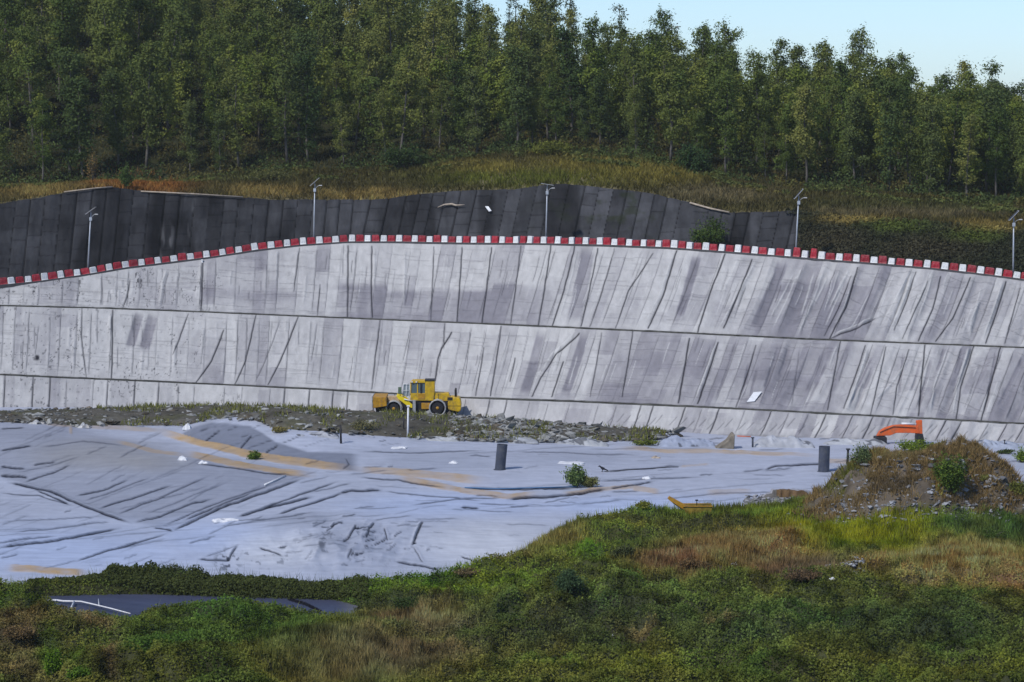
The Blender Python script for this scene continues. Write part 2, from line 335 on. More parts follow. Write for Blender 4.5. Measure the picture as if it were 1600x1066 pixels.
for k in range(330):                     # unlabelled minor creases
    x = rng.uniform(-230, 1830); t0 = rng.uniform(0, .6); t1 = t0 + rng.uniform(.15, .5)
    if rng.random() < .5: a, b = F_TOP(x), F_L2(x)
    else: a, b = F_L2(x), F_L1(x)
    lean = -.05 - .32 * sst(350, 1100, x) + rng.normal() * .04
    ya, yb = a + (b - a) * t0, a + (b - a) * min(t1, 1)
    SEAMS.append((wob([(x, ya), (x + lean * (yb - ya), yb)], 1.0, 2), rng.uniform(.25, .65), rng.choice(['d', 'd', 'l'])))
cross = []; BND = {25: [], 24: []}
for fa_, fb_, st_ in ((F_L2, F_TOP, 25), (F_L1, F_L2, 24)):
    x = -240.0
    while x < 1840:
        x += st_ * rng.uniform(.6, 1.5); ln_ = -.05 - .32 * sst(350, 1100, x); a, b = fb_(x), fa_(x); m = (a + b) / 2; BND[st_].append(x)
        if b - a > 25: SEAMS.append((wob([(x + ln_ * (a - m), a + 1), (x + ln_ * (b - m), b - 1)], .5, 2), rng.uniform(.35, .75), 'd'))
for k in range(46):  # wide dark and light strips painting in fold shading on the right
    x = rng.uniform(1120, 1700); fa_, fb_ = ((F_L2, F_TOP), (F_L1, F_L2))[k % 2]; a, b = fb_(x), fa_(x); t0 = rng.uniform(0, .4); t1 = rng.uniform(t0 + .3, 1); ln_ = -.38 + .12 * rng.normal()
    SEAMS.append((wob([(x, a + (b - a) * t0), (x + ln_ * (b - a) * (t1 - t0), a + (b - a) * t1)], 1.2, 2), rng.uniform(.4, 1.2), 'w' if k % 2 else 'l'))
for k in range(900):                     # horizontal lap joints, grid-like on the panels
    x = rng.uniform(-230, 1830); t = rng.uniform(.05, .95)
    a, b = (F_TOP(x), F_L2(x)) if rng.random() < .6 else (F_L2(x), F_L1(x))
    if a > b - 20: continue
    L = rng.uniform(14, 60); y = a + (b - a) * t; sl_ = .06 + (.25 * rng.normal() if 1250 < x < 1600 else .02 * rng.normal())
    cross.append(([(x, y), (x + L, y + L * sl_)], rng.uniform(.25, .6)))

def panel_tone(x, y, lean):
    """cloth-width blocks of slightly different age"""
    u = x - lean * (y - 380)
    return u
LIGHT = np.array((.382, .378, .380)); MID = np.array((.190, .184, .206)); DKS = np.array((.12, .118, .14)); LIFT = np.array((.42, .42, .42))
def wall_tier(fa, fb, Ya, za, Yb, zb, label, seed):
    cols = np.arange(-300, 1901, 1.35); nr = 92
    v = np.linspace(0, 1, nr)[:, None]
    pxa = np.broadcast_to(cols, (nr, len(cols)))
    A = np.stack([(cols - 800) / FPX * at(Ya, cols) / 1.0, at(Ya, cols), at(za, cols)], -1)
    a_, dy_, _ = ray(cols, fa(cols)); A[:, 0] = a_ / dy_ * A[:, 1]
    B = np.stack([cols * 0, at(Yb, cols), at(zb, cols)], -1); b_, dyb, _ = ray(cols, fb(cols)); B[:, 0] = b_ / dyb * B[:, 1]
    P = A[None] * (1 - v[..., None]) + B[None] * v[..., None]
    sag = (np.sin(np.pi * v) * .35)                      # the cover hangs slightly hollow
    X, Y, Z = P[..., 0].copy(), P[..., 1].copy(), P[..., 2].copy()
    px, py = proj(X, Y, Z); px = px.ravel(); py = py.ravel()
    disp = -sag.repeat(len(cols), 1).ravel()
    lean = -.05 - .32 * sst(350, 1100, px); ymid = (fa(px) + fb(px)) / 2
    u = px - lean * (py - ymid)
    disp += .20 * fbm(u / 90, py / 200, 3, seed) + 0.26 * sst(850, 1350, px) * (1 - 2 * np.abs(fbm((px - 1.15 * lean * (py - ymid)) / 26, py / 220, 2, seed + 8))) + .05 * fbm(u / 22, py / 130, 3, seed + 5) + .012 * fbm(px / 9, py / 9, 3, seed + 9)
    rough = sst(1250, 1420, px) * .11 + np.exp(-((px - 870) / 45) ** 2 - ((py - 580) / 50) ** 2) * .22
    disp += rough * fbm(u / 16, py / 22, 4, seed + 3)
    tone = np.full(len(px), .15)
    blk = np.floor(u / 44 + 3 * vn(u / 300, py * 0, 4)); row = np.floor((py - ymid) / 37 + blk * .37)
    bnd = np.array(BND[25 if seed == 3 else 24]); pid = np.searchsorted(bnd, u).astype(float)
    tone += .15 * _h(blk, row, seed) + .30 * _h(pid, pid * 0, seed + 2) - .16 * sst(520, 250, px)
    tone += .22 * _h(pid, np.floor((py - ymid) / 46 + .5 * _h(pid, pid * 0, seed + 6)), seed + 7)
    tone += .22 * fbm(px / 120, py / 60, 3, seed + 11)
    if seed == 3:                                          # upper tier: lower halves of the middle panels darker
        tone += .80 * sst(440, 452, py + 6 * _h(blk, row * 0, 8)) * sst(500, 545, px) * sst(880, 800, px)
        tone += .35 * sst(200, 225, u) * sst(312, 308, u)
        tone += .6 * sst(1185, 1215, u) * sst(1330, 1300, u) * sst(430, 445, py)
        tone += .32 * sst(980, 1130, px)
        tone += .35 * np.exp(-((py - 452 - (px - 320) * .06) / 10) ** 2) * sst(310, 320, px) * sst(480, 460, px)
    elif seed == 23:
        tone += .55 * sst(920, 935, u) * sst(1318, 1306, u) + .18 * sst(930, 1000, px)
        tone += .22 * sst(920, 940, u) * sst(1318, 1300, u) * np.exp(-((py - 572 - (px - 1060) * .1) / 14) ** 2)
        tone -= .3 * sst(18, 4, py - fb(px)) * sst(1010, 1040, px)
        tone += .35 * sst(1440, 1460, px)
        tone += .25 * sst(300, 340, px) * sst(470, 430, px) * sst(560, 580, py)
        tone += .25 * sst(690, 720, px) * sst(850, 830, px) * sst(540, 580, py)
    else:
        tone += .2 * sst(700, 900, px)
    # diagonal light and dark stripes painting in the fold shading to the right
    st = fbm((px - lean * 1.5 * (py - ymid)) / 14, py / 400, 3, seed + 31)
    tone += .30 * st * sst(950, 1300, px) + .18 * st
    lift = np.zeros(len(px)); dark = np.zeros(len(px))
    y0, y1 = py.min() - 5, py.max() + 5
    for Pl, s, kd in SEAMS:
        if Pl[-1][1] < y0 or Pl[0][1] > y1: continue
        ymean = sum(p[1] for p in Pl) / len(Pl); xmean = sum(p[0] for p in Pl) / len(Pl)
        if not (fb(xmean) - 8 < ymean < fa(xmean) + 8): continue
        W = {'d': 1.7, 'l': 2.4, 'w': 2.4}[kd] * (.7 + .3 * s)
        i, d, wg = line_field(px, py, Pl, W + 1)
        if d is None: continue
        d = d + .35 * vn(py[i] / 7, px[i] * 0, seed)
        if kd == 'd':
            disp[i] += wg * s * (.05 * np.exp(-((d - 2.2) / 2.6) ** 2) - .05 * np.exp(-((d + .3) / .9) ** 2))
            dark[i] = np.maximum(dark[i], np.minimum(1, (wg * .9 if s < .8 else np.maximum(wg, .75) * 1.2) * s) * np.exp(-(np.abs(d) / (.55 + (.25 if s < .8 else .45) * s)) ** 2.2))
        elif kd == 'l':
            disp[i] += wg * s * .12 * np.exp(-(d / 2.0) ** 2)
            lift[i] = np.maximum(lift[i], wg * .7 * np.exp(-(d / (1.3 * s)) ** 2))
        else:
            disp[i] -= wg * .12 * np.exp(-(d / (3 * s)) ** 2)
            tone[i] += wg * (.9 if s >= 2 else .45) * sst(4.2 * s, 2.6 * s, np.abs(d))
    for Pl, s in cross:
        i, d, wg = line_field(px, py, Pl, 2.0)
        if d is None: continue
        disp[i] += wg * s * .06 * np.sign(d) * np.exp(-(d / 2.0) ** 2); dark[i] = np.maximum(dark[i], wg * s * .55 * np.exp(-(d / .7) ** 2))
    # black specks and stains at the old left end
    sp = np.abs(fbm(px / 9, py / 26, 4, seed + 77)); dark = np.maximum(dark, .8 * sst(.035, .01, sp) * sst(.05, .25, fbm(px / 30, py / 24, 3, seed + 78)) * sst(560, 200, px))
    dark = np.maximum(dark, .55 * sst(.5, .62, fbm(px / 3.2, py / 4, 2, seed + 79)) * sst(420, 60, px))
    dark = np.maximum(dark, .95 * sst(5.5, 2, np.hypot(px - 57 + 3 * vn(py / 4, px / 4, 3), (py - 556) * .8)))
    # darker edge right above each ledge
    edge = sst(5, 0, fa(px) - py) * (.5 + .5 * fbm(px / 14, py / 6, 3, seed + 41)); dark = np.maximum(dark, .45 * edge)
    tone = np.clip(tone, 0, 1.6)[:, None]
    col = LIGHT * (1 - np.clip(tone, 0, 1)) + MID * np.clip(tone, 0, 1)
    t2 = np.clip(tone - 1, 0, 1); col = col * (1 - t2) + DKS * t2
    col = col * (1 - lift[:, None]) + LIFT * lift[:, None]
    col = col * (1 - dark[:, None]) + np.array((.011, .011, .016)) * dark[:, None]
    edgefade = (np.minimum(1, np.minimum(v, 1 - v) * 12)).repeat(len(cols), 1).ravel()
    disp = disp * edgefade
    n = np.array((0, -.58, .81)); V = np.stack([X.ravel(), Y.ravel(), Z.ravel()], -1) + disp[:, None] * n - np.array((0, 245, 0))
    o = np_mesh('sheet_cover', V, grid_faces(nr, len(cols)), M_WALL, True, {'col': ('POINT', col)}, wallO); o['label'] = label
wall_tier(F_L2, F_TOP, Y2 + .7, z2, YT, zT, 'uppermost tier, smooth panels with darker lower halves', 3)
wall_tier(F_L1, F_L2, Y1 + .7, z1, Y2, z2, 'middle tier with deep diagonal folds', 23)
wall_tier(F_FOOT, F_L1, Yf - .6, zf - .5, Y1, z1, 'lowest short tier at the foot', 43)
for fn, Y_, z_ in ((F_L1, Y1, z1), (F_L2, Y2, z2)):        # ledges, each coloured as one dark line
    x = np.arange(-300, 1901, 4.0); a_, dy_, _ = ray(x, fn(x)); X = a_ / dy_
    Yb = at(Y_, x); zb = at(z_, x)
    V = []
    for dy, dz in ((-.06, -.03), (-.04, .07), (.12, .10), (.35, .05), (.78, .06)):
        j = .035 * fbm(x / 11, x * 0 + dy * 9, 3, 5)
        V.append(np.stack([X * (Yb + dy), Yb + dy - 245, zb + dz + j], -1))
    V = np.array(V).reshape(-1, 3)
    c = np.array((.05, .05, .045))[None] * (1 + .6 * fbm(np.tile(x, 5) / 9, V[:, 2] * 3, 3, 2))[:, None]
    np_mesh('ledge', V, grid_faces(5, len(x))[:, ::-1], M_SOIL, False, {'col': ('POINT', np.abs(c))}, wallO)

# ------------------------------------------------------------------ road on the crest, kerb, dark slope behind it
x = np.arange(-300, 1901, 6.0); a_, dy_, _ = ray(x, F_TOP(x)); kx = a_ / dy_
V = np.array([np.stack([kx * (at(YT, x) + d), at(YT, x) + d, at(zT, x) + z_], -1) for d, z_ in ((.02, -.25), (.03, .0), (2.5, .02), (5.9, -.3))]).reshape(-1, 3)
tag(np_mesh('road', V, grid_faces(4, len(x))[:, ::-1], M_ASPH), kind='structure')
V = np.array([np.stack([kx * (at(YT, x) + d), at(YT, x) + d, at(zT, x) + z_], -1) for d, z_ in ((-.1, -.22), (-.12, .10), (.2, .11), (.22, .0))]).reshape(-1, 3)
tag(np_mesh('kerb', V, grid_faces(4, len(x))[:, ::-1], M_KERB), kind='structure')

darkO = thing('covered_slope', (0, 280, 14), 'black sheet-covered cut slope between the road barriers and the grassy hillside', 'slope')
cols = np.arange(-300, 1246, 1.6); nr = 90; v = np.linspace(0, 1, nr)[:, None]
a_, dy_, _ = ray(cols, F_TOP(cols)); b_, dyb, _ = ray(cols, F_DARK(cols))
A = np.stack([a_ / dy_ * at(YDf, cols), at(YDf, cols), at(zDf, cols) - .3], -1); B = np.stack([b_ / dyb * at(YD, cols), at(YD, cols), at(zD, cols)], -1)
P = A[None] * (1 - v[..., None]) + B[None] * v[..., None]; px, py = proj(P[..., 0], P[..., 1], P[..., 2]); px = px.ravel(); py = py.ravel()
lean = np.where(px < 560, -.10, -.22); u = px - lean * (py - 340)
disp = .18 * fbm(u / 60, py / 150, 3, 61) + .10 * fbm(u / 15, py / 80, 3, 62) + .04 * fbm(px / 6, py / 6, 3, 63)
blk = np.floor(u / 23 + .3 * vn(u / 70, py * 0, 2)); row = np.floor(py / 19 + blk * .31)
tone = 1 + .22 * _h(blk, row * 0, 5) + .12 * _h(blk, row, 6) + .35 * fbm(px / 40, py / 25, 4, 64)
tone *= 1 - .45 * sst(.1, .35, fbm(px / 55, py / 200, 2, 71))
col = np.array((.040, .041, .046))[None] * (tone * (1 - .25 * sst(700, 300, px)))[:, None]
fr = u / 23 + .3 * vn(u / 70, py * 0, 2) - blk
sd_ = np.minimum(fr, 1 - fr) * 23; sk = (_h(blk, blk * 0 + 1, 9) > -.4)
gl = np.exp(-(sd_ / 1.0) ** 2) * sk
hr = np.abs((py + 2 * vn(px / 30, py * 0, 3)) / 19 + blk * .31 - row - .5); hl = np.exp(-((.5 - hr) * 19 / .8) ** 2) * (_h(blk, row, 19) > .1)
disp -= .12 * gl; col = col * (1 - .8 * np.maximum(gl, .6 * hl))[:, None]
gren = sst(.1, .4, fbm(px / 26, py / 18, 4, 81)) * np.exp(-((px - 960) / 90) ** 2)
col = col * (1 - .6 * gren[:, None]) + .6 * gren[:, None] * np.array((.02, .026, .012))
sil = sst(.25, .5, fbm(px / 9, py / 40, 3, 82)) * (np.exp(-((px - 262) / 10) ** 2) * sst(340, 370, py) + .7 * np.exp(-((px - 295) / 8) ** 2) + np.exp(-((px - 630) / 9) ** 2))
col = col * (1 - .5 * sil[:, None]) + .5 * sil[:, None] * np.array((.15, .15, .16))
V = P.reshape(-1, 3) + disp[:, None] * np.array((0, -.75, .6)) - np.array((0, 280, 14))
np_mesh('membrane', V, grid_faces(nr, len(cols)), M_DARK, True, {'col': ('POINT', col)}, darkO)
def strip_on_dark(pts, r, mt, name):
    mb = MB(); q = []
    for (x_, y_) in pts:
        Yq = float(at(YD, x_)) - .25 - .75 * max(0, (y_ - float(F_DARK(x_))) / 14.5) ; q.append((*pt(x_, y_, Yq)[:2], pt(x_, y_, Yq)[2] - 14)); q[-1] = (q[-1][0], q[-1][1] - 280, q[-1][2])
    mb.tube(q, r, 6); return mb.build(name, mt, darkO, True)
M_EDGE = mat('pale_sheet_edge', (.36, .30, .24), .7, .2, noise=.3)
strip_on_dark([(100, 300), (150, 294), (176, 292)], .07, M_EDGE, 'pale_edge')
strip_on_dark([(220, 299), (300, 303), (380, 308)], .08, M_EDGE, 'pale_edge')
strip_on_dark([(1078, 317), (1110, 326), (1139, 332)], .10, M_EDGE, 'pale_edge')
strip_on_dark([(684, 324), (694, 320), (706, 319), (712, 321), (726, 320)], [.04, .09, .13, .10, .03], M_EDGE, 'torn_flap')

# ------------------------------------------------------------------ hillside
def hill(px, wv):
    """point of the hillside: w 0 at the slope top, 1 at the tree line, 2 at the crest, 3 far behind"""
    px = np.asarray(px, float); wv = np.asarray(wv, float)
    Y0 = at(YD, px) ; Ya = Y0 + 16; Yc = Y0 + 105
    z0 = pt(px, F_DARK(px), Y0)[2]; za = pt(px, F_TREE(px), Ya)[2]; zc = pt(px, F_CREST(px), Yc)[2]
    Y = np.where(wv < 1, Y0 + (Ya - Y0) * wv, np.where(wv < 2, Ya + (Yc - Ya) * (wv - 1), Yc + 260 * (wv - 2)))
    t = np.clip(wv - 1, 0, 1); te = t ** .9
    z = np.where(wv < 1, z0 + (za - z0) * wv, np.where(wv < 2, za + (zc - za) * te, zc - (zc + 4) * sst(0, 1, wv - 2)))
    X = (px - 800) / FPX * np.where(wv < 2, Y, Yc + (Y - Yc)) / cP * 1.0
    X = X * (1 - .00)
    z = z + (.5 * fbm(X / 9, Y / 9, 3, 91) + .15 * fbm(X / 2, Y / 2, 2, 92)) * np.clip(wv * 4, 0, 1)
    return X, Y, z
cw = np.r_[np.linspace(0, 1, 30), np.linspace(1.03, 2, 50), np.linspace(2.05, 3, 12)]; cx = np.arange(-330, 1931, 7.0)
PX, WW = np.meshgrid(cx, cw); X, Y, Z = hill(PX, WW)
# zone colours of the bare slope
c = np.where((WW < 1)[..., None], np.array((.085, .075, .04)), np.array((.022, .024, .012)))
c = c * (1 + .5 * fbm(X / 3, Y / 3, 4, 93))[..., None]
Z0 = Z.copy(); Z0[0] -= .4
tag(np_mesh('hill', np.stack([X, Y, Z0], -1).reshape(-1, 3), grid_faces(len(cw), len(cx))[:, ::-1], M_SOIL, True, {'col': ('POINT', c.reshape(-1, 3))}), kind='structure')
# bank to the right of the sheet, from the road up to the hillside
cols = np.arange(1060, 1925, 5.0); v = np.linspace(0, 1, 30)[:, None]
a_, dy_, _ = ray(cols, F_TOP(cols)); b_, dyb, _ = ray(cols, F_DARK(cols))
A = np.stack([a_ / dy_ * at(YDf, cols), at(YDf, cols), at(zDf, cols) - .2], -1); B = np.stack([b_ / dyb * (at(YD, cols) + .3), at(YD, cols) + .3, at(zD, cols)], -1)
P = A[None] * (1 - v[..., None]) + B[None] * v[..., None]; P[..., 2] += .25 * fbm(P[..., 0] / 2, P[..., 2] / 1.5, 3, 95) * np.sin(np.pi * v)
P[..., 1] += np.where(cols < 1245, .55, 0)
c = np.array((.022, .021, .020)) * (1 + .4 * fbm(P[..., 0], P[..., 2], 3, 96))[..., None]
tag(np_mesh('bank_slope', P.reshape(-1, 3), grid_faces(30, len(cols)), M_SOIL, True, {'col': ('POINT', c.reshape(-1, 3))}), kind='structure')
# grass and scrub of the hillside
def ell(px, py, L):
    wt = np.zeros(len(px)); 
    for cx_, cy_, rx, ry in L: wt = np.maximum(wt, np.exp(-(((px - cx_) / rx) ** 2 + ((py - cy_) / ry) ** 2) ** 1.5))
    return wt
def mixc(base, px, py, zones, warp=8, seed=0):
    qx = px + warp * 1.6 * fbm(px / 30, py / 15, 3, seed + 1); qy = py + warp * .6 * fbm(px / 30, py / 15, 3, seed + 2)
    c = np.tile(np.array(base, float), (len(px), 1))
    for col_, st, L in zones:
        wt = np.clip(ell(qx, qy, L) * st, 0, 1)[:, None]; c = c * (1 - wt) + np.array(col_) * wt
    return c
n = 110000; px = rng.uniform(-150, 1750, n); wv = rng.random(n) ** .9 * 1.12
X, Y, Z = hill(px, wv); qx, qy = proj(X, Y, Z)
zones = [((.17, .12, .05), .9, [(90, 300, 120, 14), (420, 300, 70, 10), (600, 308, 110, 10)]), ((.22, .085, .03), .9, [(230, 287, 70, 16), (160, 275, 40, 18)]),
         ((.075, .085, .018), .9, [(840, 278, 190, 16)]), ((.14, .115, .035), .8, [(950, 258, 130, 14), (1020, 275, 100, 16), (760, 262, 80, 10)]), ((.11, .09, .06), .8, [(1120, 305, 90, 14), (1420, 332, 160, 8)]),
         ((.15, .11, .04), .8, [(1330, 344, 70, 5), (1540, 352, 70, 6)]), ((.045, .048, .022), .7, [(350, 275, 120, 12), (1450, 322, 200, 9)])]
c = mixc((.050, .044, .022), qx, qy, zones, 9, 5) * (.35 + .6 * rng.random(n) + .35 * fbm(qx / 14, qy / 6, 3, 94))[:, None]
V, Fb = blade_arrays(np.c_[X, Y, Z], rng.uniform(.15, .6, n), rng.uniform(.08, .2, n), .5, rng)
tag(np_mesh('hillside_grass', V, Fb, M_LEAF, False, {'col': ('FACE', c)}), 'dry tan and olive grass along the foot of the hillside wood', 'grass', kind='stuff')
# brambles on the right-hand bank
n = 26000; px = rng.uniform(1225, 1780, n); v = rng.random(n) ** .8
keep = (px > 1245) | (v > .97); px = px[keep]; v = v[keep]; n = len(px)
Yq = at(YDf, px) * (1 - v) + at(YD, px) * v; py = F_TOP(px) * (1 - v) + F_DARK(px) * v
zq = (at(zDf, px)) * (1 - v) + at(zD, px) * v; Xq = (px - 800) / FPX * Yq
C = np.c_[Xq, Yq - .25 + .45 * fbm(Xq / 1.2, zq / .9, 3, 97) - .3, zq + rng.uniform(-.1, .35, n)]
base = mixc((.015, .017, .013), px, py, [((.026, .023, .018), .8, [(1300, 380, 60, 25), (1450, 390, 80, 20)]), ((.12, .09, .035), .8, [(1330, 345, 60, 7), (1560, 358, 60, 8)]), ((.04, .052, .014), .8, [(1400, 355, 60, 10), (1520, 370, 50, 12)])], 8, 9)
V, Fq = leaf_arrays(C, np.c_[rng.normal(size=n) * .6, -.6 + rng.normal(size=n) * .5, .7 + rng.normal(size=n) * .5], rng.uniform(.2, .45, n), rng.uniform(.1, .25, n), rng)
tag(np_mesh('bramble_cover', V, Fq, M_LEAF, False, {'col': ('FACE', base * (.55 + .9 * rng.random(n))[:, None])}), 'dark brambles covering the bank right of the black sheeting', 'undergrowth', kind='stuff')
# undergrowth below the trees
n = 150000; px = rng.uniform(-150, 1750, n); wv = .62 + rng.random(n) ** 1.3 * 1.33
cl = fbm(px / 34, wv * 12, 3, 99); keep = cl > -.25 + .42 * sst(1.0, .75, wv); px = px[keep]; wv = wv[keep]; cl = cl[keep]; n = len(px)
X, Y, Z = hill(px, wv); hgt = np.clip(cl + .5, .1, 1.3) * (.6 + .7 * sst(.85, 1.0, wv) + 3.2 * sst(1.03, 1.2, wv))
C = np.c_[X, Y, Z + rng.random(n) * hgt]
c = (np.array((.026, .036, .016)) + np.array((.016, .012, .003)) * sst(1.0, .8, wv)[:, None]) * (.5 + .9 * rng.random(n))[:, None]; c[:, 0] += .012 * (vn(px / 40, wv * 9, 5) > .3)
V, Fq = leaf_arrays(C, rng.normal(size=(n, 3)) + (0, -.4, .5), rng.uniform(.25, .5, n), rng.uniform(.12, .28, n), rng)
tag(np_mesh('undergrowth', V, Fq, M_LEAF, False, {'col': ('FACE', c)}), 'dark low undergrowth between the trunks of the hillside wood', 'undergrowth', kind='stuff')

# ------------------------------------------------------------------ trees
def tree_mesh(seed, H, cr, cb, dens, dark, lite, leaf=.31, open_=.0):
    rg = np.random.default_rng(seed); mb = MB()
    bend = rg.normal(size=2) * .45
    def axis(t): return np.array((bend[0] * t * t + .12 * math.sin(7 * t + seed), bend[1] * t * t + .12 * math.cos(6 * t + seed), H * t))
    ts = np.linspace(0, 1, 9); mb.tube([axis(t) for t in ts], [.15 * (1 - .9 * t) * (H / 11) ** .5 + .012 for t in ts], 6)
    C = []; nb = int(rg.integers(17, 24)); 
    for i in range(nb):
        t = cb + (1 - cb) * (i + rg.random() * .8) / nb; t = min(t, .99)
        q = (t - cb) / (1 - cb); prof = (math.sin(math.pi * min(1, .12 + .84 * q)) ** .5) * (.75 + .25 * math.sin(5 * q + seed)) * (.95 - .1 * q)
        L = cr * prof * rg.uniform(.45, 1.3) + .25; a = rg.uniform(0, 2 * math.pi); el = rg.uniform(.35, 1.1)
        p0 = axis(t - .02 * rg.random()); d = np.array((math.cos(a) * math.cos(el), math.sin(a) * math.cos(el), math.sin(el)))
        p2 = p0 + d * L; p1 = p0 + d * L * .5 + np.array((0, 0, -.08 * L)); mb.tube([p0, p1, p2], [.045 * (1 - .6 * t), .03 * (1 - .5 * t), .01], 4, False)
        nc = int(rg.integers(2, 5))
        for k in range(nc):
            s = rg.uniform(.45, 1.1); cc = p0 + d * L * s + rg.normal(size=3) * .22; m = int(dens * rg.uniform(.5, 1.5)); sg = rg.uniform(.28, .52) * (1 - .3 * open_)
            e = rg.normal(size=(m, 3)) * (sg, sg, sg * .75); C.append((cc + e, np.full(m, rg.uniform(0, 1)), e))
    top = axis(1.0); m = int(dens * 1.2); e = rg.normal(size=(m, 3)) * (.22, .22, .45); C.append((top + e, np.full(m, .8), e))
    P = np.concatenate([c[0] for c in C]); tn = np.concatenate([c[1] for c in C]); E = np.concatenate([c[2] for c in C]); n = len(P)
    rad = P - np.array((0, 0, H * .6)); rad /= np.linalg.norm(rad, axis=1, keepdims=True) + 1e-6
    N = rg.normal(size=(n, 3)) * .8 + rad * .6 + E * 1.2 + (0, 0, .5)
    V, Fq = leaf_arrays(P, N, leaf * rg.uniform(.6, 1.3, n), leaf * .55 * rg.uniform(.6, 1.3, n), rg)
    k = np.clip(tn * .7 + rg.random(n) * .4, 0, 1)[:, None]; c = np.array(dark) * (1 - k) + np.array(lite) * k
    return mb, V, Fq, c
KINDS = {
 'green': dict(label='slender mid-green tree in the wood covering the hillside', ps=dict(H=12.2, cr=2.35, cb=.20, dens=64, dark=(.032, .045, .014), lite=(.074, .092, .022)), n=4),
 'yellow': dict(label='yellowish-green slender tree in the wood covering the hillside', ps=dict(H=12.2, cr=2.2, cb=.22, dens=58, dark=(.042, .054, .018), lite=(.098, .108, .028)), n=4),
 'blue': dict(label='dark blue-green tree in the wood covering the hillside', ps=dict(H=10.8, cr=2.2, cb=.16, dens=66, dark=(.024, .036, .013), lite=(.050, .068, .022)), n=3),
 'open': dict(label='thin feathery tree standing out against the sky along the wooded crest', ps=dict(H=12.6, cr=1.55, cb=.36, dens=13, dark=(.022, .032, .014), lite=(.06, .07, .022), open_=1.0), n=5),
 'bare': dict(label='almost leafless grey tree against the sky along the wooded crest', ps=dict(H=11.5, cr=2.0, cb=.4, dens=4, dark=(.05, .05, .04), lite=(.08, .075, .055), open_=1.0), n=2)}
protos = {}; sd0 = 100
raw = {}
for kn, kd in KINDS.items():
    protos[kn] = []; raw[kn] = []
    for i in range(kd['n']):
        sd0 += 1; ps = dict(kd['ps']); ps['H'] *= random.uniform(.9, 1.1)
        mb, V, Fq, c = tree_mesh(sd0, **ps); raw[kn].append((V, Fq, c))
        me_t = MB(); me_t.v, me_t.f = mb.v, mb.f
        protos[kn].append((me_t, V, Fq, c))
tree_src = {}
def plant(kn, i, loc, sc, rz, tilt=0.0):
    key = (kn, i)
    if key not in tree_src:
        root = thing('tree', (0, 0, 0), KINDS[kn]['label'], 'tree', 'trees of the hillside wood')
        mb, V, Fq, c = protos[kn][i]
        tr = mb.build('trunk', M_BARK, root, True); cr = np_mesh('crown', V, Fq, M_TREE, False, {'col': ('FACE', c)}, root)
        tree_src[key] = root; o = root
    else: o = dup(tree_src[key])
    o.location = loc; o.scale = (sc, sc, sc * random.uniform(.92, 1.1)); o.rotation_euler = (tilt, tilt * .5, rz); return o
ntree = 0; cand = []
NR = 9; NCOL = 34
for r in range(NR):
    for cidx in range(NCOL):
        px = -25 + (cidx + random.uniform(.05, .95) + (.5 if r % 2 else 0)) * 1670 / NCOL
        wq = 1.0 + ((r + random.uniform(.1, .9)) / NR) ** 1.15 * .97 if r else 1.0 + random.uniform(0, .05)
        cand.append((px, wq))
for px, wq in cand:
    X, Y, Z = hill(np.array([px]), np.array([wq])); qx, qy = proj(X, Y, Z)
    if qy[0] < -45: continue
    if ntree >= 292: break
    g = vn(np.array([px / 160]), np.array([wq * 3]), 7)[0] + random.uniform(-.55, .55)
    if wq > 1.78 and px > 640: kn = random.choice(['open', 'open', 'open', 'yellow', 'open', 'bare'] if px > 700 else ['open', 'green'])
    else: kn = 'green' if g < .12 else ('yellow' if g < .55 else 'blue')
    if 560 < px < 760 and wq > 1.1 and random.random() < .5: kn = 'yellow'
    sc = random.uniform(.6, 1.25) * (1.0 if wq > 1.06 else .92)
    if px > 900: sc *= .86
    plant(kn, random.randrange(KINDS[kn]['n']), (X[0], Y[0], Z[0] - .15), sc, random.uniform(0, 6.28), random.uniform(-.04, .04)); ntree += 1
print('trees', ntree)
# the wood carries on past both ends and over the crest: one mass
VV = []; FF = []; CC = []; off = 0
for k in range(540):
    if k < 60: px = random.choice([random.uniform(-300, -45), random.uniform(1660, 1900)]); wq = 1 + random.random() * .95
    elif k < 160: px = random.uniform(-250, 1850); wq = 1.99 + random.random() * .10
    else: px = random.uniform(-45, 1660); wq = 1.05 + random.random() * .92
    kn = random.choice(['green', 'yellow', 'blue'] if k < 60 or k >= 160 else ['open', 'open', 'green', 'open']); V, Fq, c = random.choice(raw[kn]); X, Y, Z = hill(np.array([px]), np.array([wq]))
    a = random.uniform(0, 6.28); sc = random.uniform(.7, 1.05) * (1 if k < 60 else .78)
    if kn != 'open': kp = rng.random(len(Fq)) < .36; V = V.reshape(-1, 4, 3)[kp]; cm = V.mean(1, keepdims=True); V = (cm + (V - cm) * 1.55).reshape(-1, 3); c = c[kp]; Fq = np.arange(len(V)).reshape(-1, 4); ca, sa = math.cos(a) * sc, math.sin(a) * sc
    W = np.c_[V[:, 0] * ca - V[:, 1] * sa + X[0], V[:, 0] * sa + V[:, 1] * ca + Y[0], V[:, 2] * sc + Z[0]]
    VV.append(W); FF.append(Fq + off); CC.append(c); off += len(V)
tag(np_mesh('forest', np.concatenate(VV), np.concatenate(FF), M_LEAF, False, {'col': ('FACE', np.concatenate(CC))}), 'the wood continuing over the crest and past the visible trees', 'forest', kind='stuff')

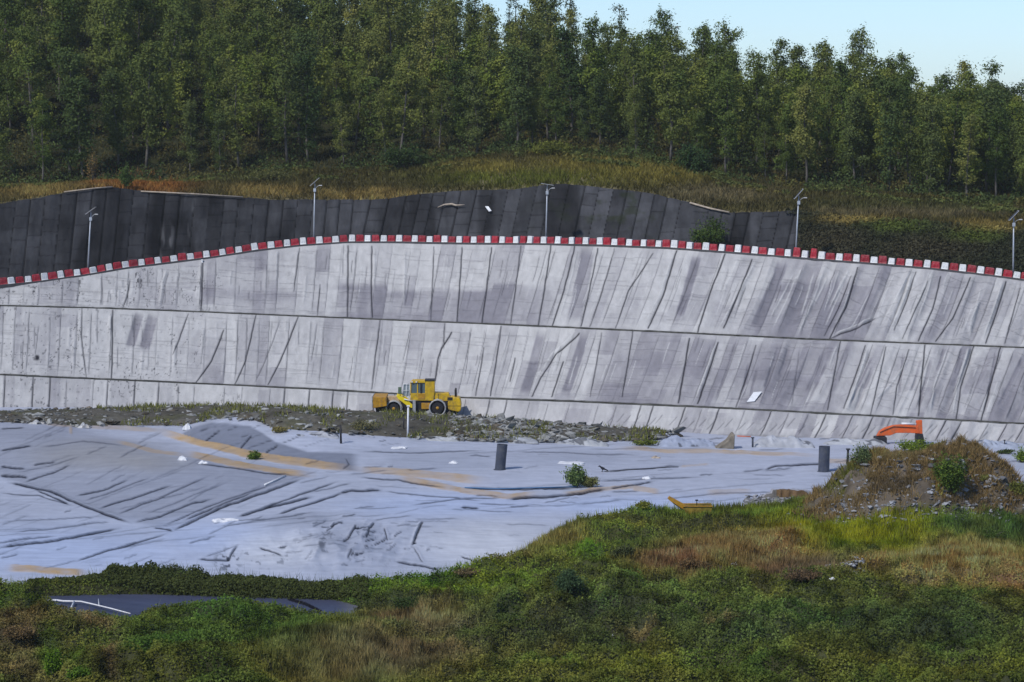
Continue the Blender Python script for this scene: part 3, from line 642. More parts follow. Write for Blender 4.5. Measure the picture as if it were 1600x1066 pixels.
# ------------------------------------------------------------------ shrubs
def shrub(name, px, py, Y, wpx, hpx, dark, lite, label, cat='shrub', seed=1, leaf=.16, n=2600, group=None, upright=.3, z=None):
    sc = Y / FPX; X, Yw, Zb = pt(px, py, Y); Zb = Zb if z is None else z
    W, H = wpx * sc, hpx * sc; rg = np.random.default_rng(seed); root = thing(name, (float(X), float(Yw), float(Zb)), label, cat, group)
    st = MB(); Cs = []; nb = 16
    for i in range(nb):
        a = rg.uniform(0, 6.28); r = W * .5 * math.sqrt(rg.random()) * .9; h = H * rg.uniform(.45, 1.0) * (1 - .5 * (r / (W * .5)) ** 2)
        tip = np.array((math.cos(a) * r, math.sin(a) * r * .8, h)); base = tip * (.15, .15, 0); st.tube([base + (0, 0, -.1), base * .5 + tip * .5 + (0, 0, .1 * H), tip], [.035, .022, .008], 5, False)
        m = n // nb; s = rg.uniform(.25, 1.0, m) ** .6; e = rg.normal(size=(m, 3)) * np.array((W * .09, W * .08, H * .10))
        Cs.append(base + (tip - base) * s[:, None] + e)
    P = np.concatenate(Cs); P[:, 2] = np.maximum(P[:, 2], .02); m = len(P)
    N = rg.normal(size=(m, 3)) * .8 + P / np.array((W, W, H)) + (0, 0, .2)
    V, Fq = leaf_arrays(P, N, leaf * rg.uniform(.6, 1.4, m), leaf * .5 * rg.uniform(.6, 1.4, m), rg)
    k = rg.random(m)[:, None] ** 1.3; c = np.array(dark) * (1 - k) + np.array(lite) * k
    st.build('stem', M_BARK, root, True); np_mesh('foliage', V, Fq, M_LEAF, False, {'col': ('FACE', c)}, root); return root

# ------------------------------------------------------------------ pit floor terrain
CTRL = [(-300, 655, .6), (-300, 720, .2), (-300, 800, 0), (-300, 900, 0), (0, 640, .8), (200, 645, .6), (400, 645, .5), (600, 650, .5), (760, 660, .3), (900, 668, .1), (1100, 682, 0), (1400, 692, 0), (1700, 696, 0), (1900, 700, 0),
 (-150, 668, 1.3), (0, 668, 1.3), (100, 665, 1.3), (180, 690, 1.25), (280, 712, 1.1), (380, 727, .8), (490, 743, .35), (230, 676, .75), (340, 703, .45), (420, 722, .3),
 (-150, 720, .2), (0, 745, -.1), (13, 754, -.25), (110, 786, -.35), (206, 818, -.45), (270, 829, -.45), (340, 800, -.15), (420, 772, .1), (120, 725, .75), (220, 760, .35), (320, 765, .4),
 (0, 790, 0), (0, 850, .1), (100, 835, 0), (115, 880, .15), (216, 850, .1), (300, 880, .1), (400, 850, .2), (400, 810, .15),
 (300, 668, 1.0), (330, 657, 2.0), (390, 660, 2.0), (430, 680, 1.55), (480, 694, 1.15), (560, 708, .8), (300, 690, .5), (350, 708, .4), (400, 718, .35), (480, 728, .3), (560, 738, .25),
 (620, 700, .75), (720, 700, .75), (800, 715, .6), (640, 735, .35), (760, 745, .3), (600, 765, 0), (720, 768, -.1), (900, 765, 0), (560, 835, .7), (500, 850, .1), (610, 820, .6), (650, 860, .1), (560, 890, 0), (700, 880, 0), (760, 820, 0),
 (950, 705, .3), (1000, 730, .2), (1000, 765, 0), (1150, 710, .25), (1150, 745, .1), (1300, 715, .1), (1300, 760, 0), (1500, 720, 0), (1700, 720, 0), (1900, 740, 0), (1500, 780, .2), (1900, 800, .2),
 (-300, 1000, .3), (0, 930, .3), (300, 950, -.2), (600, 950, .1), (850, 850, .1), (900, 950, .8), (1200, 900, .9), (1500, 900, .8), (1900, 950, .8), (300, 1030, .9), (700, 1030, .4), (1100, 1040, .9), (1500, 1040, 1.0), (-300, 1150, .5), (400, 1150, .6), (1200, 1150, .8), (1900, 1150, .8)]
cp = np.array(CTRL, float); cX, cY = gr(cp[:, 0], cp[:, 1], cp[:, 2]); cS = 20.0
def _k(r): return r * r * np.log(r + 1e-6)
cA = np.stack([cX / cS, (cY - 200) / cS], 1); n = len(cA)
Km = _k(np.linalg.norm(cA[:, None] - cA[None], axis=2)) + np.eye(n) * .01; Pm = np.c_[np.ones(n), cA]
sol = np.linalg.solve(np.block([[Km, Pm], [Pm.T, np.zeros((3, 3))]]), np.r_[cp[:, 2], 0, 0, 0])
_gx = np.arange(-110, 110.1, 1.0); _gy = np.arange(60, 285.1, 1.0); GX, GY = np.meshgrid(_gx, _gy)
q = np.stack([GX.ravel() / cS, (GY.ravel() - 200) / cS], 1)
TZ = np.clip((_k(np.linalg.norm(q[:, None] - cA[None], axis=2)) @ sol[:n] + np.c_[np.ones(len(q)), q] @ sol[n:]), -1, 2.4).reshape(GX.shape)
TZ = TZ * sst(108, 75, np.abs(GX))
def zt(X, Y):
    fx = np.clip((np.asarray(X, float) - _gx[0]), 0, len(_gx) - 1.001); fy = np.clip((np.asarray(Y, float) - _gy[0]), 0, len(_gy) - 1.001)
    i = fx.astype(int); j = fy.astype(int); fx = fx - i; fy = fy - j
    return (TZ[j, i] * (1 - fx) + TZ[j, i + 1] * fx) * (1 - fy) + (TZ[j + 1, i] * (1 - fx) + TZ[j + 1, i + 1] * fx) * fy
def on_v(px, py):
    z = np.zeros(np.shape(px))
    for _ in range(24):
        X, Y = gr(px, py, z); z = .5 * z + .5 * zt(X, Y)
    return X, Y, z
def on(px, py):                          # floor point seen at a photograph pixel
    z = 0.0
    for _ in range(30):
        X, Y = gr(px, py, z); z = .5 * z + .5 * float(zt(X, Y))
    return float(X), float(Y), float(z)

EDGE = curve([(-300, 925), (0, 911), (50, 905), (130, 899), (180, 889), (270, 884), (330, 893), (400, 900), (480, 905), (560, 905), (640, 900), (700, 889), (740, 877), (790, 867), (830, 848), (858, 830), (880, 816), (930, 801), (985, 793), (1080, 789), (1180, 785), (1230, 779), (1290, 776), (1400, 772), (1520, 765), (1600, 772), (1900, 776)])
# ---- the liner sheet
cols = np.arange(-320, 1921, 1.55); rows = np.r_[np.arange(632, 800, .85), np.arange(800, 1000, 1.3)]
PX, PY = np.meshgrid(cols, rows); X, Y = gr(PX, PY, 0.0); Z0 = zt(X, Y); px, py = proj(X, Y, Z0)
sh = X.shape; X = X.ravel(); Y = Y.ravel(); Z = Z0.ravel().copy(); px = px.ravel(); py = py.ravel()
Z += .05 * fbm(X / 4, Y / 9, 3, 101) + .03 * fbm(X / 1.2 + Y * .1, Y / 3.5, 3, 102) + .010 * fbm(X / .4, Y / 1.2, 2, 103)
Z -= 1.6 * sst(10, 20, py - EDGE(px))
face = sst(.0, .3, 1 - np.abs((px - 240) / 330)) * sst(680, 720, py) * sst(835, 800, py)
BASE = np.array((.36, .385, .465)); GREY = np.array((.225, .238, .29)); DARKB = np.array((.15, .16, .22)); PALE = np.array((.58, .59, .615)); OCH = np.array((.40, .27, .13)); BLUE = np.array((.36, .43, .61))
tn = fbm(X / 7, Y / 14, 4, 104)[:, None]
col = BASE * (1 + .14 * tn)
def blend(c, mask, k): 
    m = np.clip(mask, 0, 1)[:, None]; return c * (1 - m) + np.array(k) * m
wx = px + 5 * fbm(px / 40, py / 14, 3, 111); wy = py + 2.2 * fbm(px / 40, py / 14, 3, 112)
# left slope face painted greyer for its shading; its foot is the valley line
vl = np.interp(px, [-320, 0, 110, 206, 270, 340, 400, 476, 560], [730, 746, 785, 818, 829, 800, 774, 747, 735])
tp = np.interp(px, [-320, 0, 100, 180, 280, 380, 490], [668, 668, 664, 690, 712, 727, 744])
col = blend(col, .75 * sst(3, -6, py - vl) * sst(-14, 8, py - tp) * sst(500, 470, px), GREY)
col = blend(col, .5 * ell(wx, wy, [(150, 712, 110, 24)]) + .3 * ell(wx, wy, [(250, 725, 60, 14)]), (.24, .225, .20))
col = blend(col, .7 * ell(wx, wy, [(80, 860, 260, 40), (330, 840, 110, 30), (700, 790, 170, 22), (1000, 790, 200, 16)]), BLUE)  # blue sky sheen painted in as patches
col = blend(col, .55 * ell(wx, wy, [(760, 850, 110, 40), (430, 860, 80, 30)]), PALE)
# berm face
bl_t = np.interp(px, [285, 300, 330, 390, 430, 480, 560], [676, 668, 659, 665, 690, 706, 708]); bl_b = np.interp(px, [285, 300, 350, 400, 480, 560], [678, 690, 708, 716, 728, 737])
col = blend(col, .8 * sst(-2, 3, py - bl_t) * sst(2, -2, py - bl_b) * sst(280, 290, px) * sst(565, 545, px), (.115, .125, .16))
col = blend(col, .55 * sst(-2, 2, wy - 741) * sst(772, 766, wy) * 0, DARKB)
col = blend(col, .45 * ell(wx, wy, [(545, 850, 70, 28), (470, 815, 60, 16)]), (.17, .185, .235))
col = blend(col, .35 * ell(wx, wy, [(870, 715, 150, 16), (700, 722, 110, 16)]), (.20, .22, .28))
# ochre soil lying along the sheet joints
for P, w_, s_ in [([(243, 671), (275, 682), (330, 697), (380, 709), (440, 718), (500, 726), (560, 733)], 5.5, .95), ([(290, 709), (340, 720), (400, 731), (440, 737), (490, 741)], 4.5, .95), ([(180, 690), (240, 705), (290, 712)], 3.0, .6),
                  ([(560, 734), (640, 740), (700, 746), (760, 752)], 5.5, .75), ([(620, 745), (680, 759), (730, 768), (790, 775), (850, 772)], 4.5, .8), ([(880, 772), (940, 764), (1000, 761)], 3.0, .7), ([(985, 763), (1030, 769)], 4.0, .6),
                  ([(960, 701), (1060, 705), (1170, 707), (1280, 712)], 3.0, .7), ([(1280, 719), (1330, 723)], 3.5, .6), ([(1100, 770), (1180, 768)], 3.5, .35), ([(10, 888), (60, 891), (140, 897)], 5.0, .95), ([(110, 668), (112, 680)], 2.0, .5), ([(60, 660), (100, 664), (180, 668), (260, 672)], 3.0, .5),
                  ([(1060, 731), (1110, 725)], 1.5, .5), ([(1500, 735), (1600, 740)], 3, .4)]:
    i, d, wg = line_field(wx, wy, P, w_)
    if d is None: continue
    m = s_ * sst(w_ * 1.2, w_ * .92, np.abs(d)) * (.85 + .35 * fbm(px[i] / 13, py[i] / 5, 3, 115)) * wg
    col[i] = blend(col[i], m, OCH); Z[i] += .05 * m
FOLDS = [([(60, 700), (130, 690), (200, 697)], .5), ([(180, 806), (250, 778), (330, 742)], .7), ([(130, 784), (180, 768), (240, 745)], .6), ([(250, 824), (330, 790), (440, 752)], .7), ([(400, 800), (470, 772), (530, 752)], .9), ([(0, 770), (60, 775), (120, 792)], .6), ([(0, 815), (80, 812), (170, 806)], .5), ([(20, 832), (100, 824), (160, 815)], .6), ([(340, 822), (420, 812), (500, 800)], .6), ([(640, 790), (720, 780), (790, 778)], .6), ([(930, 752), (1010, 748), (1100, 746)], .6), ([(1030, 780), (1120, 772), (1230, 768)], .5), ([(560, 705), (640, 708), (760, 704)], .6), ([(800, 705), (900, 708), (1000, 712)], .5),
 ([(0, 744), (44, 747)], 1.7), ([(-60, 738), (0, 744)], 1.5), ([(0, 730), (40, 733)], 1.3), ([(13, 754), (81, 769), (116, 786), (162, 803), (206, 818)], 1.7), ([(57, 766), (111, 790)], 1.0), ([(0, 855), (67, 847), (118, 840), (189, 825)], 1.5), ([(-80, 862), (0, 855)], 1.3), ([(0, 848), (40, 842), (90, 838)], .6),
 ([(115, 879), (169, 860), (216, 849), (263, 833)], .9), ([(209, 818), (253, 806), (304, 786), (338, 778)], .9), ([(267, 830), (287, 822), (341, 796), (388, 779), (476, 747)], 1.5), ([(287, 815), (344, 790), (400, 769)], 1.1), ([(371, 808), (422, 793), (490, 776)], 1.5), ([(432, 805), (490, 786), (540, 769)], 1.1),
 ([(118, 776), (169, 764), (203, 749)], .9), ([(152, 796), (236, 769), (273, 756)], .9), ([(225, 805), (300, 775), (360, 752)], .5), ([(0, 705), (51, 697)], 1.1), ([(51, 727), (88, 722)], .9), ([(37, 754), (84, 739), (115, 725)], .8), ([(0, 671), (40, 668)], .7), ([(20, 738), (70, 731), (130, 712)], .5),
 ([(240, 826), (272, 829)], .8), ([(515, 825), (526, 821), (537, 821)], 1.4), ([(557, 825), (549, 838), (535, 851)], 1.4), ([(585, 817), (577, 829), (572, 845)], 1.3), ([(661, 815), (651, 836), (644, 854)], 1.8), ([(600, 825), (603, 838), (607, 845)], .8), ([(550, 863), (543, 875)], .9), ([(617, 879), (660, 886), (692, 892)], 1.1), ([(646, 856), (655, 872), (662, 882)], .6), ([(404, 856), (425, 864), (442, 872)], .9),
 ([(309, 874), (340, 876), (357, 876), (365, 860), (374, 851)], 1.2), ([(470, 845), (500, 838)], .5), ([(793, 780), (840, 777), (885, 775), (920, 769), (952, 764)], 1.7), ([(952, 764), (985, 759), (1022, 752)], 1.1), ([(726, 763), (820, 765), (901, 762)], 1.2), ([(719, 794), (750, 795)], .8), ([(795, 793), (830, 790)], .6),
 ([(530, 771), (550, 767), (598, 767)], 1.3), ([(598, 767), (660, 775), (760, 783)], .6), ([(1192, 735), (1212, 728), (1240, 727), (1300, 725)], 1.2), ([(1160, 737), (1195, 733)], .6), ([(560, 745), (620, 752), (700, 764)], .7), ([(300, 723), (400, 737), (470, 745)], .7), ([(320, 690), (345, 672)], .9), ([(375, 703), (395, 680)], .9), ([(415, 709), (435, 696)], 1.0), ([(945, 736), (1000, 733), (1070, 728)], .7), ([(720, 870), (740, 876)], .8), ([(0, 872), (30, 866)], .6), ([(540, 716), (545, 726), (535, 735)], .6)]
for k in range(26):                      # weld seams of the sheets
    x_ = rng.uniform(-150, 1500); y_ = rng.uniform(690, 880); L = rng.uniform(120, 320); a_ = (-.36 if x_ < 420 and y_ < 800 else -.06) + .05 * rng.normal(); FOLDS.append((wob([(x_, y_), (x_ + L, y_ + a_ * L)], .5, 3), .3))
for k in range(340):
    x_ = rng.uniform(-200, 1800); y_ = rng.uniform(672, 890)
    if x_ < 500 and y_ < 800: a_ = -.38 + rng.normal() * .1
    elif x_ < 430: a_ = -.22 + rng.normal() * .12
    else: a_ = -.03 + rng.normal() * .07
    L = rng.uniform(12, 75) * (1 if y_ > 740 else .8); FOLDS.append((wob([(x_, y_), (x_ + L, y_ + a_ * L)], .8, 2), rng.uniform(.15, .55)))
for k in range(34):
    x_ = rng.normal() * 75 + 545; y_ = rng.normal() * 24 + 848; a_ = rng.uniform(-1.2, .3); L = rng.uniform(5, 26)
    if y_ > 798: FOLDS.append((wob([(x_, y_), (x_ + L, y_ + a_ * L * .8)], 1.0, 2), rng.uniform(.3, .9)))
Z += .55 * (.5 - np.abs(fbm((px + .6 * py) / 55, py / 40, 3, 121))) * ell(px, py, [(545, 850, 120, 40)]) + .12 * fbm(px / 22, py / 12, 3, 121) * ell(px, py, [(550, 848, 110, 42)]) + .05 * fbm(px / 20, py / 10, 4, 122) * ell(px, py, [(400, 860, 130, 36)])
dk = np.zeros(len(px))
for P, s in FOLDS:
    i, d, wg = line_field(px, py, wob(P, .8, 3), 1.6)
    if d is None: continue
    up = np.sign(P[-1][0] - P[0][0] + 1e-6); d = d * up + .35 * vn(px[i] / 6, py[i] / 3, 9)
    Z[i] += wg * s * (.05 * np.exp(-((d + 2.4) / 2.2) ** 2) - .07 * np.exp(-(d / .8) ** 2)); dk[i] = np.maximum(dk[i], np.minimum(1, wg * s * 1.3) * np.exp(-(np.abs(d) / (.62 + .62 * s)) ** 2.6))
cr = fbm(px / 7, py / 5, 4, 131); dk = np.maximum(dk, .9 * sst(.16, .3, cr) * ell(px, py, [(356, 876, 20, 18)]) + .6 * sst(.4, .5, cr) * ell(px, py, [(545, 852, 90, 34), (420, 870, 60, 18)]))
dk = np.maximum(dk, .75 * sst(8, 4, np.abs(px - (515 - (py - 835) * .55))) * sst(832, 838, py) * sst(868, 858, py) * sst(-.4, .1, fbm(px / 9, py / 6, 3, 132)))  # shaded wedge of the crumple painted dark
col = blend(col, dk, (.012, .013, .022))  # shade in folds and seam gaps painted in as near-black lines
streak = fbm((px + 2.2 * py) / 60, py / 2.2, 3, 141) * .10; col = col * (1 + streak[:, None])
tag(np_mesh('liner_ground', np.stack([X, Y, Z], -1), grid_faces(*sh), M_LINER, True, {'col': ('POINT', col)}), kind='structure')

# ---- ground to the horizon, and the vegetated foreground rise
g = MB(); g.add([(-3000, -350, -4.5), (3000, -350, -4.5), (3000, 4000, -4.5), (-3000, 4000, -4.5)], [(0, 1, 2, 3)])
tag(g.build('ground', mat('far_ground', (.05, .055, .03), .95, .1, noise=.4, nscale=.05)), kind='structure')
PU = lambda x: np.interp(x, [40, 66, 180, 310, 430, 520, 566], [938, 931, 929, 930, 933, 937, 948]); PL = lambda x: np.interp(x, [40, 66, 110, 150, 205, 240, 300, 380, 440, 490, 545, 566], [942, 944, 962, 962, 970, 955, 946, 946, 952, 960, 966, 950])
def pond(px, py):
    py = py + 11.5        # the sheet lies lower than the planted ground
    return np.minimum(np.minimum(py - PU(px), PL(px) - py), np.minimum((px - 44) * .4, (572 - px) * .3))      # >0 inside the low liner patch
MX, MY = gr(1424, 800, 1.0)
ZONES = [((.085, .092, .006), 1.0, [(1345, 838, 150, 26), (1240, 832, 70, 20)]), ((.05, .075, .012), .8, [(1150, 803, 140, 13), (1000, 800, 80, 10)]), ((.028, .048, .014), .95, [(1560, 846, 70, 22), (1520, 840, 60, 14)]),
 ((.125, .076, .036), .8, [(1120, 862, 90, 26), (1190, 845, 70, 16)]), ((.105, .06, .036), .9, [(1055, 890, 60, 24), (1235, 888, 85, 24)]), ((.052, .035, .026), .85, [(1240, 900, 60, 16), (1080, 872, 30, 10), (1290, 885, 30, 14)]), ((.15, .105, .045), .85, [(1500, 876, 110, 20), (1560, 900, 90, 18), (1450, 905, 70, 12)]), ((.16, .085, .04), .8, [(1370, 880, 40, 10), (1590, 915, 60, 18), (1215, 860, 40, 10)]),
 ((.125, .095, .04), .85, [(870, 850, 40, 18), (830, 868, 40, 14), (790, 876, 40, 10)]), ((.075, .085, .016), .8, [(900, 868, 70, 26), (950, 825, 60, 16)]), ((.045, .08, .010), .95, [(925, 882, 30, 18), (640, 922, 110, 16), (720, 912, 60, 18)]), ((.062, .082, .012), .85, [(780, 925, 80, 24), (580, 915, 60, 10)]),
 ((.016, .022, .010), .95, [(400, 908, 210, 17), (230, 905, 90, 14)]), ((.020, .026, .013), .8, [(640, 945, 120, 12), (930, 985, 130, 30), (885, 1000, 110, 26)]), ((.115, .078, .045), .8, [(640, 967, 80, 16), (1000, 1005, 40, 8)]), ((.085, .062, .034), .62, [(545, 1042, 110, 34), (600, 1010, 70, 20)]), ((.06, .05, .032), .8, [(650, 1030, 120, 26), (700, 985, 80, 16)]),  # the darkest green zones paint shade into the creeper
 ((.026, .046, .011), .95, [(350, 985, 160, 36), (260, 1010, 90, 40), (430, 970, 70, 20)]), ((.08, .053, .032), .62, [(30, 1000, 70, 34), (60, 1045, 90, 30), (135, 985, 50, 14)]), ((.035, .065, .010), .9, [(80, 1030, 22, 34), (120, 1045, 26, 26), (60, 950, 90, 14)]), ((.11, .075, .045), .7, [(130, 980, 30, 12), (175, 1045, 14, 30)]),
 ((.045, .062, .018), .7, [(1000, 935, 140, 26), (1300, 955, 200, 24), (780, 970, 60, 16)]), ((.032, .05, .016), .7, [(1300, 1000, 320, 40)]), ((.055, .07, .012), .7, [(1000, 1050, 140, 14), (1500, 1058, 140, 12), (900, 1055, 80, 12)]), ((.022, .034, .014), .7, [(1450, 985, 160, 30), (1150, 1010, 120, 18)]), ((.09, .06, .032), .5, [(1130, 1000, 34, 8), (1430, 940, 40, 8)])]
GRASSY = [(1345, 838, 170, 28), (1240, 832, 90, 22), (1120, 862, 100, 30), (1055, 890, 70, 24), (1500, 880, 150, 30), (870, 850, 60, 22), (545, 1035, 140, 42), (640, 967, 90, 18), (1150, 803, 140, 14), (1560, 846, 90, 24), (1235, 888, 90, 26)]
def veg_h(X, Y):
    z0 = zt(X, Y); px, py = proj(X, Y, z0 + .3)
    e = py - EDGE(px) + 3.5 * fbm(px / 16, py / 16, 3, 151)
    z = z0 + np.clip(e * .022, -.6, .30)
    amp = sst(0, 26, e); gs = np.clip(ell(px, py, GRASSY), 0, 1)
    cre = 1 - .75 * gs
    bil = 1 - np.abs(fbm(X / 1.9, Y / 2.9, 3, 153)) * 2.6
    z = z + amp * (1.0 * fbm(X / 4.5, Y / 5.5, 3, 152) + cre * (.66 * bil + .17 * fbm(X / .5, Y / .8, 2, 154)))
    z = z + .4 * amp * ell(px, py, [(350, 1010, 180, 30), (230, 905, 120, 16)])
    z = np.where(e > 8, np.maximum(z, z0 + .12), z)
    p = pond(px, py); z = np.where(p > -16, z + (np.minimum(z, z0 + .32) - z) * sst(-16, -3, p), z); k = sst(-34, -8, p) * sst(-11, -5, py - PU(px)); z = z * (1 - k) + np.minimum(z, z0 + .02 + .12 * fbm(X / 1.2, Y / 2, 3, 158)) * k
    z = z - .5 * sst(-4, .5, p)
    r = np.hypot((X - MX) / 1.12, (Y - MY)); r2 = np.hypot((X - MX - 5.6) / 1.1, Y - MY + .5); r3 = np.hypot(X - MX + 3.2, Y - MY)
    wob_ = 1 + .24 * fbm(X / 2.6, Y / 2.6, 3, 155)
    md = 4.0 * np.exp(-(r / (5.0 * wob_)) ** 3.6) + 1.5 * np.exp(-(r2 / 3.4) ** 2) + .3 * np.exp(-(r3 / 2.5) ** 2)
    md = md * (1 + .16 * fbm(X / 1.3, Y / 1.3, 4, 156))
    return z + md, px, py, e, md
cols = np.arange(-360, 1961, 3.2); rows = np.r_[np.arange(742, 1100, 1.9), np.arange(1100, 1500, 7), np.arange(1500, 3000, 60)]
PX, PY = np.meshgrid(cols, rows); X, Y = gr(PX, PY, 0.0); Zv, px, py, e, md = veg_h(X.ravel(), Y.ravel())
Zv = np.where(Y.ravel() < 112, Zv - (112 - Y.ravel()) * .05, Zv)
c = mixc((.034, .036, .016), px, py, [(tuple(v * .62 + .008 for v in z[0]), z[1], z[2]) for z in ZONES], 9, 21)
m_ = sst(.25, .9, md)[:, None]; c = c * (1 - m_) + np.array((.075, .062, .048)) * m_
c *= (1 + .45 * fbm(X.ravel() / .8, Y.ravel() / .8, 4, 157))[:, None]
tag(np_mesh('earth_rise', np.stack([X.ravel(), Y.ravel(), Zv], -1), grid_faces(*X.shape), M_SOIL, True, {'col': ('POINT', np.clip(c, .004, 1))}), kind='structure')

def scatter(n, x0=-260, x1=1900, y0=755, y1=1128):
    px = rng.uniform(x0, x1, n); py = rng.uniform(y0, y1, n); X, Y = gr(px, py, .35); Zv, qx, qy, e, md = veg_h(X, Y)
    return X, Y, Zv, qx, qy, e, md
X, Y, Zv, qx, qy, e, md = scatter(980000)
gs = np.clip(ell(qx + 14 * fbm(qx / 25, qy / 12, 3, 161), qy + 6 * fbm(qx / 25, qy / 12, 3, 162), GRASSY), 0, 1)
ok = (e > -1) & (pond(qx, qy) < .5) & (md < .5)
isg = (rng.random(len(X)) < gs * 1.15)
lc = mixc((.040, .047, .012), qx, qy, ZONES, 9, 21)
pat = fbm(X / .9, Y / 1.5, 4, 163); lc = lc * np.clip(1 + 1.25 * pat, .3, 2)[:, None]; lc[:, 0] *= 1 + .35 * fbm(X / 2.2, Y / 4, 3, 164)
# creeper leaves
k = ok & ~isg; n = k.sum()
C = np.c_[X, Y, Zv + rng.random(len(X)) ** 2 * .34 * sst(0, 14, e)][k]
V, Fq = leaf_arrays(C, rng.normal(size=(n, 3)) * .75 + np.array((0, -.25, .9)), rng.uniform(.08, .18, n), rng.uniform(.06, .12, n), rng)
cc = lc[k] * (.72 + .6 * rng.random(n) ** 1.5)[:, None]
ex = rng.uniform(46, 575, 26000); ey = PU(ex) - 11.5 + rng.uniform(-11, 1.5, 26000); eX, eY = gr(ex, ey, .1); ez = veg_h(eX, eY)[0]; m_ = len(ex)     # trailing growth over the far bank of the hollow
V2, F2 = leaf_arrays(np.c_[eX, eY - rng.uniform(.05, .55, m_), ez + rng.uniform(-.15, .3, m_)], rng.normal(size=(m_, 3)) * .7 + np.array((0, -.8, .5)), rng.uniform(.1, .2, m_), rng.uniform(.07, .13, m_), rng)
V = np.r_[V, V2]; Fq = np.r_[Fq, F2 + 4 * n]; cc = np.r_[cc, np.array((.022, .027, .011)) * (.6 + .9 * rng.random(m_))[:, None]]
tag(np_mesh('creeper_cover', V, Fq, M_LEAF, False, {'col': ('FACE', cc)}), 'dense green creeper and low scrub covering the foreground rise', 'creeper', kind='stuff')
k = ok & isg; n = k.sum()
C = np.c_[X, Y, Zv][k]; V, Fq = blade_arrays(C, rng.uniform(.18, .55, n), rng.uniform(.035, .09, n), .3, rng)
tag(np_mesh('rough_grass', V, Fq, M_LEAF, False, {'col': ('FACE', lc[k] * (.7 + .8 * rng.random(n))[:, None])}), 'patches of yellow-green grass and dry brown grass on the foreground rise', 'grass', kind='stuff')
# tall wispy stems on the edge against the liner
X, Y, Zv, qx, qy, e, md = scatter(60000, -190, 1300, 770, 1080); k = (e > -1) & (((e < 9) & (rng.random(len(X)) < .8)) | (rng.random(len(X)) < .10)) & (pond(qx, qy) < -3); n = k.sum()
V, Fq = blade_arrays(np.c_[X, Y, Zv][k], rng.uniform(.3, .95, n) * rng.uniform(.5, 1, n), rng.uniform(.03, .07, n), .28, rng)
lc = mixc((.06, .065, .02), qx[k], qy[k], ZONES, 9, 21) * 1.25
tag(np_mesh('weed_stems', V, Fq, M_LEAF, False, {'col': ('FACE', lc * (.6 + .9 * rng.random(n))[:, None])}), 'wispy weed stems along the edge of the foreground rise', 'weeds', kind='stuff')
# dry scrub over the mound
X, Y, Zv, qx, qy, e, md = scatter(120000, 1220, 1660, 755, 850)
X = MX + rng.normal(size=len(X)) * 5.2; Y = MY + rng.normal(size=len(X)) * 4.5 - 1; Zv, qx, qy, e, md = veg_h(X, Y); qx, qy = proj(X, Y, Zv)
bare = sst(-.1, .3, fbm(X / 1.3, Y / 1.3, 3, 171)); k = (md > .35) & (rng.random(len(X)) > .25 + bare * .75) & (rng.random(len(X)) > .8 * ell(qx, qy, [(1400, 800, 110, 22)])); n = k.sum()
lc = mixc((.095, .066, .036), qx[k], qy[k], [((.16, .10, .03), .9, [(1470, 770, 40, 16), (1360, 712, 30, 8)]), ((.055, .062, .014), .95, [(1330, 745, 26, 22), (1310, 765, 24, 14), (1440, 694, 34, 9)]), ((.05, .038, .028), .9, [(1400, 760, 50, 14), (1480, 790, 70, 12)]), ((.12, .09, .05), .7, [(1390, 715, 60, 8)])], 7, 31)
V, Fq = blade_arrays(np.c_[X, Y, Zv][k], rng.uniform(.12, .5, n), rng.uniform(.03, .09, n), .5, rng)
tag(np_mesh('dry_scrub', V, Fq, M_LEAF, False, {'col': ('FACE', lc * (.55 + .9 * rng.random(n))[:, None])}), 'dry brown scrub matted over the rubbish mound', 'scrub', kind='stuff')

# ------------------------------------------------------------------ rubble (uncountable)
ico_v = None
def stones(name, P, size, colr, label, cat, flat=.6):
    bpy_v = np.array([(0, 0, 1), (.894, 0, .447), (.276, .851, .447), (-.724, .526, .447), (-.724, -.526, .447), (.276, -.851, .447), (.724, .526, -.447), (-.276, .851, -.447), (-.894, 0, -.447), (-.276, -.851, -.447), (.724, -.526, -.447), (0, 0, -1)])
    f = np.array([(0,1,2),(0,2,3),(0,3,4),(0,4,5),(0,5,1),(1,6,2),(2,7,3),(3,8,4),(4,9,5),(5,10,1),(2,6,7),(3,7,8),(4,8,9),(5,9,10),(1,10,6),(6,11,7),(7,11,8),(8,11,9),(9,11,10),(10,11,6)])
    n = len(P); V = bpy_v[None] * rng.uniform(.55, 1.25, (n, 12, 1)) * (size[:, None, None]) * np.stack([rng.uniform(.6, 1.6, n), rng.uniform(.6, 1.3, n), rng.uniform(.35, 1, n) * flat], 1)[:, None]
    a = rng.uniform(0, 6.28, n); ca, sa = np.cos(a)[:, None], np.sin(a)[:, None]
    V = np.stack([V[..., 0] * ca - V[..., 1] * sa, V[..., 0] * sa + V[..., 1] * ca, V[..., 2] + V[..., 0] * rng.normal(size=(n, 1)) * .3], -1) + P[:, None]
    F_ = (f[None] + (np.arange(n) * 12)[:, None, None]).reshape(-1, 3)
    tag(np_mesh(name, V.reshape(-1, 3), F_, M_STONE, False, {'col': ('FACE', colr.repeat(20, 0))}), label, cat, kind='stuff')
